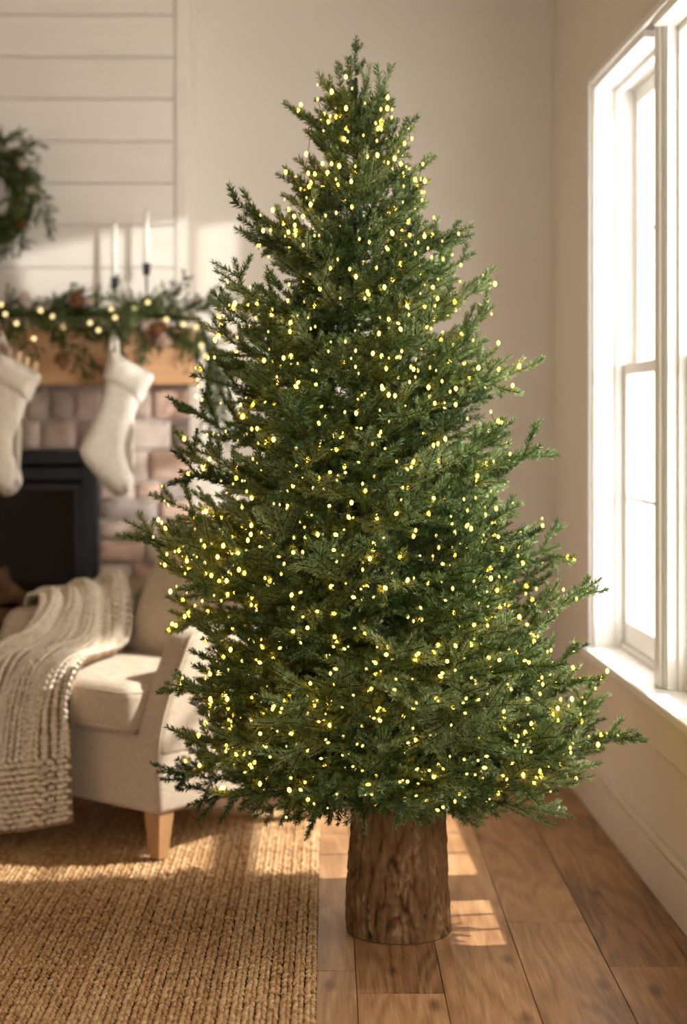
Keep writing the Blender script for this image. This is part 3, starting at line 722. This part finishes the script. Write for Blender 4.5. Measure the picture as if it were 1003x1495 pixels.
WO = at(-22, 289, 5.92); wre = thing('wreath', 'round green fir wreath with small cones hung on white shiplap', 'wreath', WO)
ring = [Vector((0.165 * math.cos(a), 0.012, 0.165 * math.sin(a))) for a in np.linspace(0, 2 * PI, 40)]
MB().tube(ring, 0.012, 6, False).build('hoop', M['twig'], wre, smooth=True)
for i in range(120):
    a = i * 2.39996 * 1.0; rr_ = R.uniform(0.10, 0.195); c_, s_ = math.cos(a), math.sin(a)
    out = (rr_ - 0.150) * 9 + R.gauss(0, 0.22)
    d = (s_ * 1.0 + c_ * out, R.uniform(-0.42, -0.05), -c_ * 1.0 + s_ * out)
    sprig(wre, WO, WO + Vector((rr_ * c_, R.uniform(-0.06, 0.0), rr_ * s_)), d, R.uniform(0.11, 0.16), R.uniform(-3, 3))
for (px, py, pale) in ((26, 330, False), (38, 278, True), (12, 227, False), (28, 243, True)):
    p = at(px, py, 5.85); cone(wre, WO, p, (R.uniform(0.6, 1.6), R.uniform(-0.5, 0.5), R.uniform(0, 6)), 0.62, pale)

GO = Vector((XC, 5.83, MT)); gar = thing('garland', 'lit fir garland with pine cones lying along the mantel shelf', 'garland', GO)
path = []
for x_ in np.arange(-2.05, -0.50, 0.028): path.append(Vector((x_, 5.80 + 0.02 * math.sin(x_ * 9), MT + 0.045)))
hang = [Vector((-0.455 + 0.03 * t + 0.02 * math.sin(t * 4), 5.80, MT + 0.03 - 0.34 * t)) for t in np.linspace(0, 1, 14)]
MB().tube([p - GO for p in path[::4] + hang[::3]], 0.010, 6).build('rope', M['twig'], gar, smooth=True)
for p in path:
    for j in range(2):
        d = (R.choice([-1, 1, 1]) * R.uniform(0.5, 1), R.uniform(-0.85, 0.15), R.uniform(-0.6, 0.36))
        q = p + Vector((R.uniform(-0.02, 0.02), R.uniform(-0.03, 0.015), R.uniform(-0.01, 0.03)))
        if d[2] < -0.1: q.y = min(q.y, YM - 0.015); 
        else: q.z = max(q.z, MT + 0.03)
        sprig(gar, GO, q, d, R.uniform(0.12, 0.19), R.uniform(-3, 3))
for i, p in enumerate(hang):
    for j in range(2 if i < 9 else 1):
        d = (R.uniform(-0.25, 0.75), R.uniform(-0.5, 0.1), R.uniform(-1.2, -0.35))
        sprig(gar, GO, p, d, R.uniform(0.12, 0.18) * (1 - 0.02 * i), R.uniform(-3, 3))
for (px, py, dx, dz) in ((235, 462, 0.8, 0.3), (265, 455, 1, 0.25), (70, 455, 0.9, 0.3), (120, 500, 0.55, -0.8), (105, 495, 0.35, -0.9), (35, 490, 0.2, -0.9), (235, 470, 0.8, -0.7), (300, 560, 0.3, -1), (230, 470, 0.4, 0.6), (150, 480, -0.5, 0.4)):
    sprig(gar, GO, at(px, py, YM - 0.01), (dx, -0.15, dz), 0.19, R.uniform(-0.5, 0.5))
for i in range(46):
    x_ = -0.52 - 0.031 * i + R.uniform(-0.012, 0.012)
    sprig(gar, GO, (x_, YM - 0.022, MT + R.uniform(0.0, 0.05)), (R.uniform(-0.7, 0.9), R.uniform(-0.22, -0.02), R.uniform(-0.9, -0.25)), R.uniform(0.10, 0.155), R.uniform(-0.6, 0.6))
gb = MB().lathe([(0.0028, -0.0082), (0.0068, -0.0055), (0.0088, 0), (0.0068, 0.0055), (0.0028, 0.0082)], 10); gbm = new_mesh('bulb', gb.v, gb.f, M['garland_bulb'], True)
for (u, v_) in ((5, 132), (23, 173), (71, 213), (175, 157), (227, 183), (272, 227), (146, 278), (388, 210), (424, 242), (480, 152), (496, 188), (581, 147), (637, 122), (717, 196), (790, 217), (845, 228), (868, 308), (884, 353), (862, 405)):
    o = link('bulb', gbm, gar); o.location = at(u / 2.95, 400 + v_ / 2.95, 5.675) - GO
    if 60 < u < 800:
        o = link('bulb', gbm, gar); o.location = at(u / 2.95, 400 + v_ / 2.95, 5.675) - GO; o.location.x = -o.location.x
for (px, py, s_, pale, rot) in ((110, 448, 1.0, False, (0.1, 0.1, 1)), (222, 484, 1.0, False, (1.2, 0.4, 1)), (230, 492, 0.9, True, (2.2, 0.6, 2)), (205, 476, 0.9, True, (1.4, -0.8, 2)), (88, 518, 1.0, False, (2.6, 0.2, 1)), (2, 505, 0.9, True, (2.2, 0, 1)), (125, 445, 0.7, True, (0.4, 0.9, 1)), (35, 437, 0.7, True, (0.3, 0.9, 2))):
    cone(gar, GO, at(px, py, 5.70), rot, s_, pale)

# ------------------------------------------------------------------ candlesticks
def candlestick(px, ytop, ycup, label, clabel):
    Y = 5.89; base = Vector(((px - CX) * Y / FPX, Y, MT)); t = thing('candlestick', label, 'candlestick', base, 'candlesticks on the mantel')
    zc = at(px, ycup, Y).z - MT; zt_ = at(px, ytop, Y).z - MT
    MB().lathe([(0.034, 0.0005), (0.034, 0.006), (0.010, 0.012), (0.005, 0.02)], 20).build('base', M['metal'], t, smooth=False)
    MB().lathe([(0.0045, 0.018), (0.0035, zc * 0.5), (0.0045, zc - 0.034)], 10).build('stem', M['metal'], t, smooth=True)
    MB().lathe([(0.005, zc - 0.036), (0.013, zc - 0.030), (0.0145, zc - 0.004), (0.0150, zc + 0.008), (0.0125, zc + 0.008), (0.0115, zc - 0.001)], 16).build('cup', M['metal'], t, smooth=True)
    h = zt_ - zc
    cd = MB().lathe([(0.0110, 0.0), (0.0105, h * 0.5), (0.0088, h - 0.008), (0.004, h)], 16).build('taper_candle', M['wax'], None, smooth=True)
    cd.location = base + Vector((0, 0, zc)); tag(cd, clabel, 'candle', 'white taper candles on the mantel')
    MB().lathe([(0.0009, h - 0.002), (0.0008, h + 0.009)], 6).build('wick', M['wick'], cd)
candlestick(167.5, 325, 408, 'shorter black metal candlestick on the mantel, nearer the wreath', 'lower white taper candle, nearer the wreath')
candlestick(214, 307, 388, 'taller black metal candlestick on the mantel, nearer the tree', 'higher white taper candle, nearer the tree')

# ------------------------------------------------------------------ stockings
def inflate(poly, thick, nz=5, fn=None):
    """closed outline (x,z) -> pillow-like solid; rings shrink towards the outline's spine"""
    bm = bmesh.new(); vs_ = [bm.verts.new((p[0], 0, p[1])) for p in poly]; f = bm.faces.new(vs_)
    bmesh.ops.triangulate(bm, faces=[f])
    for _ in range(3): bmesh.ops.subdivide_edges(bm, edges=[e for e in bm.edges if e.calc_length() > 0.016], cuts=1); bmesh.ops.triangulate(bm, faces=bm.faces[:])
    pv = [Vector((p[0], 0, p[1])) for p in poly]
    def dist(q):
        best = 9
        for a, c2 in zip(pv, pv[1:] + pv[:1]):
            e = c2 - a; t = max(0, min(1, (q - a).dot(e) / max(e.length_squared, 1e-9))); best = min(best, (q - a - e * t).length)
        return best
    V = []; F = []; bm.verts.index_update(); n = len(bm.verts)
    ds = [dist(v.co) for v in bm.verts]; rim = 0.038
    for s_ in (-1, 1):
        for v, d in zip(bm.verts, ds):
            u = min(1, d / rim); V.append((v.co.x, s_ * thick * math.sqrt(max(0, 1 - (1 - u) ** 2)), v.co.z))
    for f in bm.faces:
        q = [v.index for v in f.verts]; F.append(tuple(q)); F.append(tuple(i + n for i in reversed(q)))
    bm.free()
    bm = bmesh.new()
    vv = [bm.verts.new(p) for p in V]
    for q in F:
        try: bm.faces.new([vv[i] for i in q])
        except ValueError: pass
    bmesh.ops.remove_doubles(bm, verts=bm.verts[:], dist=1e-5); bmesh.ops.recalc_face_normals(bm, faces=bm.faces[:])
    bm.verts.index_update(); out = [v.co.copy() for v in bm.verts], [[v.index for v in f.verts] for f in bm.faces]; bm.free(); return out
def smooth_poly(pts, n=6):
    P = [Vector((p[0], p[1])) for p in pts]; k = len(P); out = []
    for i in range(k):
        a, b_, c_, d = P[i - 1], P[i], P[(i + 1) % k], P[(i + 2) % k]
        for j in range(n):
            t = j / n; out.append(0.5 * ((2 * b_) + (c_ - a) * t + (2 * a - 5 * b_ + 4 * c_ - d) * t * t + (3 * b_ - a - 3 * c_ + d) * t ** 3))
    return out
def stocking(body, cuff, hook, m1, m2, label, Y):
    o = at(hook[0], hook[1], Y); t = thing('stocking', label, 'stocking', o, 'christmas stockings hung from the mantel')
    cv = lambda q: ((q[0] - hook[0]) * Y / FPX, -(q[1] - hook[1]) * Y / FPX)
    v, f = inflate([tuple(q) for q in smooth_poly([cv(q) for q in body])], 0.032); ob = link('body', new_mesh('body', v, f, m1, True), t); ob.location = (0, -0.005, 0)
    v, f = inflate([tuple(q) for q in smooth_poly([cv(q) for q in cuff], 5)], 0.041); ob = link('cuff', new_mesh('cuff', v, f, m2, True), t); ob.location = (0, -0.005, 0)
    return t, cv
YK = 5.70
body2 = [(158, 545), (150, 575), (136, 615), (121, 645), (117, 660), (128, 680), (146, 702), (164, 720), (178, 724), (191, 717), (196, 702), (190, 678), (185, 655), (190, 630), (203, 590), (210, 565), (185, 540)]
cuff2 = [(162, 512), (157, 530), (150, 552), (168, 566), (190, 580), (206, 590), (216, 570), (225, 549), (210, 538), (188, 526), (172, 515)]
st, cv = stocking(body2, cuff2, (167, 482), M['stocking_fleece'], M['stocking_fleece'], 'plain white stocking hanging right of the firebox, nearer the tree', YK)
loop = [cv(q) for q in ((166, 530), (163, 512), (164, 497), (167, 484), (171, 497), (172, 512), (174, 530))]
MB().tube([(p[0], -0.012 if 0 < i < 6 else 0.0, p[1]) for i, p in enumerate(loop)], 0.008, 8).build('hanging_loop', M['stocking_fleece'], st, smooth=True)
dx = -163
body1 = [(-6, 545), (-14, 575), (-28, 615), (-43, 645), (-47, 660), (-36, 680), (-18, 702), (0, 720), (13, 724), (27, 716), (33, 700), (27, 676), (21, 655), (26, 630), (39, 590), (46, 568), (21, 540)]
cuff1 = [(-2, 512), (-7, 530), (-14, 552), (4, 566), (24, 578), (42, 588), (52, 568), (61, 549), (46, 538), (24, 526), (8, 515)]
st1, cv1 = stocking(body1, cuff1, (3, 482), M['stocking'], M['stocking'], 'oatmeal knitted stocking filled with rolled sticks, cut by the picture edge', YK)
loop = [cv1(q) for q in ((2, 530), (-1, 512), (0, 497), (3, 484), (7, 497), (8, 512), (10, 530))]
MB().tube([(p[0], -0.012 if 0 < i < 6 else 0.0, p[1]) for i, p in enumerate(loop)], 0.008, 8).build('hanging_loop', M['stocking'], st1, smooth=True)
names_ = ['rolled wafer stick nearest the loop in the oatmeal stocking', 'middle rolled wafer stick in the oatmeal stocking', 'rolled wafer stick at the outer side of the oatmeal stocking']
for i, (px, py, lean) in enumerate(((28, 514, 7), (40, 521, 8), (52, 528, 6))):
    a = at(px, py, YK); c2 = at(px - lean, py + 46, YK)
    d = (a - c2)
    pts = [(0, 0, 0), tuple(d * 0.5), tuple(d)]
    o = MB().tube(pts, 0.0105, 10).tube([tuple(d * 0.9), tuple(d * 1.012)], 0.006, 8).build('wafer_stick', M['wafer'], None, smooth=False); o.location = c2
    tag(o, names_[i], 'wafer stick', 'wafer sticks in the stocking')

# ------------------------------------------------------------------ jute rug
RX1, RX0, RY0, RY1 = -0.028, -2.05, 2.3, 5.49
rug = tag(MB().box(RX0, RX1, RY0, RY1, 0.0012, 0.006).build('rug', M['jute_base']), 'chunky braided natural jute rug under the armchair', 'rug')
def bead(v, f, c_, d, l, w_, t_, n=6):
    """a fat yarn lobe centred at c_ along d"""
    d = d.normalized(); up = Vector((0, 0, 1)); s_ = d.cross(up)
    if s_.length < 1e-3: s_ = Vector((1, 0, 0))
    s_.normalize(); u = s_.cross(d); b = len(v)
    prof = ((-1, 0.25), (-0.55, 0.85), (0.0, 1.0), (0.55, 0.85), (1, 0.25))
    for (a, r) in prof:
        for j in range(n):
            q = 2 * PI * j / n; v.append(c_ + d * (a * l) + (s_ * math.cos(q) * w_ + u * math.sin(q) * t_) * r)
    for i in range(4):
        for j in range(n): f.append((b + i * n + j, b + i * n + (j + 1) % n, b + (i + 1) * n + (j + 1) % n, b + (i + 1) * n + j))
PR = 0.027
def row_mesh(seed):
    rr = random.Random(seed); v = []; f = []; y = 0.01; k = 0; ln = RY1 - RY0
    while y < ln:
        for s_ in (-1, 1):
            j = rr.uniform(0.85, 1.15)
            bead(v, f, Vector((s_ * PR * 0.21 + rr.uniform(-0.0012, 0.0012), y + s_ * 0.003, 0.0095 + rr.uniform(-0.001, 0.0016))), Vector((-s_ * 0.55, 1, rr.uniform(-0.15, 0.25))), 0.0122 * j, 0.0062 * j, 0.0066 * j, 5)
        y += 0.0185 * rr.uniform(0.85, 1.15)
    return new_mesh('braid_row', v, f, M['jute'], True)
RM = [row_mesh(i) for i in range(5)]
x_ = RX1 - PR / 2; i = 0
while x_ > RX0:
    o = link('braid_row', RM[i % 5] if R.random() < 0.7 else R.choice(RM), rug); o.location = (x_, RY0, 0.0); i += 1; x_ -= PR

# ------------------------------------------------------------------ armchair
# chair frame: x = across (from its right side, seen here, to its left), y = from front to back, z up
CHM = Matrix(((-0.773, 0.635, 0, -0.494), (0.635, 0.773, 0, 4.78), (0, 0, 1, 0.019), (0, 0, 0, 1)))
ch = thing('armchair', 'oatmeal linen armchair with oak legs beside the tree', 'armchair')
ch.matrix_world = CHM
# local x runs to the left of the picture; mirror-free frame needs x cross y = z
W, D = 0.84, 0.70
def chair_poly(prof, x0, x1, name, parent, r=0.018):
    n = len(prof); v = [(x0, p[0], p[1]) for p in prof] + [(x1, p[0], p[1]) for p in prof]
    f = [tuple(range(n)), tuple(range(2 * n - 1, n - 1, -1))] + [(i, i + n, (i + 1) % n + n, (i + 1) % n) for i in range(n)]
    bm = bmesh.new(); vv = [bm.verts.new(p) for p in v]
    for q in f: bm.faces.new([vv[i] for i in q])
    bmesh.ops.recalc_face_normals(bm, faces=bm.faces); me = bpy.data.meshes.new(name); bm.to_mesh(me); bm.free(); me.materials.append(M['linen'])
    o = link(name, me, parent); m = o.modifiers.new('bevel', 'BEVEL'); m.width = r; m.segments = 4; m.limit_method = 'ANGLE'; m.angle_limit = math.radians(50)
    for p in me.polygons: p.use_smooth = True
    return o
base = MB().box(0.0, W, 0.0, D, 0.135, 0.36).build('base_frame', M['linen'], ch, bevel=0.02, seg=4)
for p in base.data.polygons: p.use_smooth = True
def arm_profile():
    pts = [(0.0, 0.30), (0.005, 0.36), (0.022, 0.42), (0.052, 0.49), (0.085, 0.55), (0.112, 0.60), (0.13, 0.635), (0.150, 0.655), (0.18, 0.663), (0.30, 0.668), (0.45, 0.68), (0.58, 0.70), (0.72, 0.73), (0.74, 0.70), (0.72, 0.30)]
    return pts
TA = 0.105
for (x0, x1) in ((-0.004, TA), (W - TA, W + 0.004)):
    a = chair_poly(arm_profile(), x0, x1, 'arm', ch, 0.022)
    xo = x0 + 0.006 if x0 < 0.1 else x1 - 0.006
    pp = [(xo, 0.003, 0.15)] + [(xo, p[0] - 0.001, p[1]) for p in arm_profile()[:9]] + [(xo, p[0], p[1] + 0.0005) for p in arm_profile()[9:13]]
    MB().tube(pp, 0.0042, 6).build('piping', M['linen'], a, smooth=True)
v, f = puffy((W - 2 * TA) / 2 + 0.012, 0.285, 0.074, 0.040, 18, (0.004, 0.012, 0.016))
sc_ = link('seat_cushion', new_mesh('seat_cushion', v, f, M['linen'], True), ch); sc_.location = (W / 2, 0.250, 0.432)
for zz in (0.052, -0.052):
    sx, sy, r_ = (W - 2 * TA) / 2 + 0.012, 0.287, 0.05; pts = []
    for (cx_, cy_, a0) in ((sx - r_, sy - r_, 0), (-sx + r_, sy - r_, PI / 2), (-sx + r_, -sy + r_, PI), (sx - r_, -sy + r_, 1.5 * PI)):
        for j in range(5):
            a = a0 + PI / 2 * j / 4; pts.append((cx_ + (r_ - 0.004) * math.cos(a), cy_ + (r_ - 0.004) * math.sin(a), zz))
    MB().tube(pts + [pts[0]], 0.0042, 6, False).build('piping', M['linen'], sc_, smooth=True)
lean = math.radians(24)
def taper(p):
    k_ = 1 - 0.10 * max(0, (p.z + 0.25) / 0.5); return (p.x * k_, p.y * (1 - 0.25 * max(0, p.z / 0.25)), p.z)
v, f = puffy(0.285, 0.085, 0.255, 0.06, 18, (0.004, 0.035, 0.015), taper)
bc = link('back_cushion', new_mesh('back_cushion', v, f, M['linen'], True), ch)
bc.location = (W / 2 - 0.05, 0.62, 0.700); bc.rotation_euler = (-lean, 0, 0)
v, f = puffy(W / 2 - 0.09, 0.05, 0.31, 0.045, 12, (0, 0.006, 0), lambda p: (p.x * (1 - 0.08 * max(0, p.z / 0.31)), p.y, p.z))
bk = link('backrest', new_mesh('backrest', v, f, M['linen'], True), ch); bk.location = (W / 2 - 0.03, 0.715, 0.60); bk.rotation_euler = (-lean, 0, 0)
def leg(x_, y_, sx, sy):
    t_, b_ = 0.034, 0.020; h = 0.16; v = []
    for (q, z_, ox, oy) in ((b_, 0.0, sx, sy), (t_, h, 0, 0)): v += [(x_ + ox - q, y_ + oy - q, z_), (x_ + ox + q, y_ + oy - q, z_), (x_ + ox + q, y_ + oy + q, z_), (x_ + ox - q, y_ + oy + q, z_)]
    mb = MB(); mb.add(v, [(3, 2, 1, 0), (4, 5, 6, 7), (0, 1, 5, 4), (1, 2, 6, 5), (2, 3, 7, 6), (3, 0, 4, 7)]); mb.build('leg', M['legwood'], ch, bevel=0.003)
leg(0.045, 0.045, -0.006, -0.006); leg(W - 0.045, 0.045, 0.006, -0.006); leg(0.05, D - 0.06, -0.01, 0.05); leg(W - 0.05, D - 0.06, 0.01, 0.05)

# ------------------------------------------------------------------ knitted throw over the chair's far arm, seat and front
def cl(x_, y_, z_): return CHM @ Vector((x_, y_, z_))
# each row runs from the edge by the seat back (u=0) to the picture's edge (u=1)
ctrl = [
    [cl(0.90, 0.60, 0.46), cl(0.90, 0.48, 0.47), cl(0.89, 0.36, 0.47), cl(0.89, 0.25, 0.46)],
    [cl(0.875, 0.62, 0.71), cl(0.875, 0.48, 0.68), cl(0.875, 0.35, 0.68), cl(0.875, 0.24, 0.67)],
    [cl(0.79, 0.60, 0.75), cl(0.79, 0.46, 0.715), cl(0.80, 0.33, 0.70), cl(0.80, 0.22, 0.69)],
    [cl(0.68, 0.53, 0.70), cl(0.70, 0.39, 0.68), cl(0.72, 0.27, 0.685), cl(0.73, 0.17, 0.675)],
    [cl(0.58, 0.44, 0.575), cl(0.61, 0.30, 0.585), cl(0.665, 0.16, 0.61), cl(0.70, 0.07, 0.60)],
    [cl(0.50, 0.33, 0.535), cl(0.55, 0.20, 0.545), cl(0.65, 0.06, 0.565), cl(0.745, -0.02, 0.55)],
    [cl(0.42, 0.16, 0.535), cl(0.49, 0.06, 0.545), cl(0.65, -0.02, 0.535), cl(0.80, -0.08, 0.48)],
    [cl(0.325, 0.005, 0.530), cl(0.46, -0.04, 0.510), cl(0.65, -0.075, 0.46), cl(0.85, -0.13, 0.38)],
    [cl(0.298, -0.060, 0.44), cl(0.46, -0.080, 0.41), cl(0.65, -0.11, 0.36), cl(0.88, -0.16, 0.29)],
    [cl(0.290, -0.070, 0.32), cl(0.46, -0.095, 0.29), cl(0.66, -0.13, 0.25), cl(0.90, -0.19, 0.20)],
    [cl(0.278, -0.080, 0.20), cl(0.45, -0.11, 0.16), cl(0.66, -0.16, 0.12), cl(0.90, -0.22, 0.10)],
    [cl(0.268, -0.085, 0.095), cl(0.45, -0.13, 0.045), cl(0.67, -0.21, 0.012), cl(0.91, -0.25, 0.02)],
]
def cr(a, b_, c_, d, t): return 0.5 * ((2 * b_) + (c_ - a) * t + (2 * a - 5 * b_ + 4 * c_ - d) * t * t + (3 * b_ - a - 3 * c_ + d) * t ** 3)
def spl(P, u):
    k_ = len(P) - 1; x_ = min(max(u, 0), 1) * k_; i = min(int(x_), k_ - 1); t = x_ - i
    g = lambda j: P[j] if 0 <= j <= k_ else (2 * P[0] - P[1] if j < 0 else 2 * P[k_] - P[k_ - 1])
    return cr(g(i - 1), g(i), g(i + 1), g(i + 2), t)
def raw(u, v_): return spl([spl(r, u) for r in ctrl], v_)
NU, NV = 29, 74
P0 = [[raw(i / NU, j / NV) for i in range(NU + 1)] for j in range(NV + 1)]
PT = [[None] * (NU + 1) for _ in range(NV + 1)]; NM = [[None] * (NU + 1) for _ in range(NV + 1)]
def normals(P):
    out = []
    for j in range(NV + 1):
        row = []
        for i in range(NU + 1):
            du = P[j][min(i + 1, NU)] - P[j][max(i - 1, 0)]; dv = P[min(j + 1, NV)][i] - P[max(j - 1, 0)][i]
            row.append(du.cross(dv).normalized())
        out.append(row)
    return out
NM0 = normals(P0)
if NM0[NV - 10][NU // 2].y > 0:
    NM0 = [[-q for q in r] for r in NM0]
for j in range(NV + 1):
    v_ = j / NV
    amp = np.interp(v_, [0, 0.12, 0.22, 0.4, 0.55, 0.75, 1.0], [0.005, 0.014, 0.026, 0.022, 0.019, 0.030, 0.034])
    for i in range(NU + 1):
        u = i / NU
        ph = u * 4.6 + 0.30 * math.sin(v_ * 5) + 0.25 + 0.55 * noise.noise((u * 2.2, v_ * 2.6, 3.1))
        w_ = 0.60 * math.sin(2 * PI * ph) + 0.40 * math.sin(2 * PI * (u * 2.4 + 0.5 * v_ + 0.1)) + 0.35 * noise.noise((u * 5, v_ * 7, 8.0))
        PT[j][i] = P0[j][i] + NM0[j][i] * (amp * (w_ + 0.45))
        if PT[j][i].z < 0.028: PT[j][i].z = 0.028
NM1 = normals(PT)
if NM1[NV - 10][NU // 2].dot(NM0[NV - 10][NU // 2]) < 0: NM1 = [[-q for q in r] for r in NM1]
THO = cl(0.6, -0.1, 0.0)
th = thing('knitted_throw', 'chunky cream knitted throw draped over the armchair arm and front', 'throw blanket', THO)
v = []; f = []
for j in range(NV + 1):
    for i in range(NU + 1): v.append(PT[j][i] - NM1[j][i] * 0.004 - THO)
for j in range(NV):
    for i in range(NU): f.append((j * (NU + 1) + i, j * (NU + 1) + i + 1, (j + 1) * (NU + 1) + i + 1, (j + 1) * (NU + 1) + i))
link('gap_shade_backing', new_mesh('gap_shade_backing', v, f, M['knit_gap_shade'], True), th)
v = []; f = []
for j in range(1, NV):
    for i in range(NU):
        p = (PT[j][i] + PT[j][i + 1]) / 2 - THO; n_ = (NM1[j][i] + NM1[j][i + 1]).normalized()
        dv = (PT[min(j + 1, NV)][i] - PT[max(j - 1, 0)][i]); du = PT[j][i + 1] - PT[j][i]
        wu = du.length; lv = dv.length
        s_ = 1 if (i + (0 if j < NV * 0.86 else j)) % 2 else -1
        d = (dv.normalized() + du.normalized() * 0.55 * s_).normalized()
        hem = j > NV * 0.84
        if hem:
            d = (du.normalized() + dv.normalized() * 0.25 * s_).normalized(); p = p + du * (0.5 if j % 2 else 0.0); wu, lv = lv * 0.62, wu * 1.3
        sd = d.cross(n_).normalized(); b = len(v); k_ = R.uniform(0.8, 1.2)
        for (a, r_) in ((-1, 0.3), (-0.5, 0.85), (0.1, 1.0), (0.6, 0.8), (1, 0.3)):
            for q in range(5):
                an = 2 * PI * q / 5
                v.append(p + d * (a * lv * (0.40 if hem else 0.33)) + (sd * math.cos(an) * wu * 0.42 * k_ + n_ * (math.sin(an) * 0.0085 * k_ + 0.003)) * r_)
        for q0 in range(4):
            for q in range(5): f.append((b + q0 * 5 + q, b + q0 * 5 + (q + 1) % 5, b + (q0 + 1) * 5 + (q + 1) % 5, b + (q0 + 1) * 5 + q))
o = link('knit_stitches', new_mesh('knit_stitches', v, f, M['knit'], True), th); o['kind'] = 'stuff'
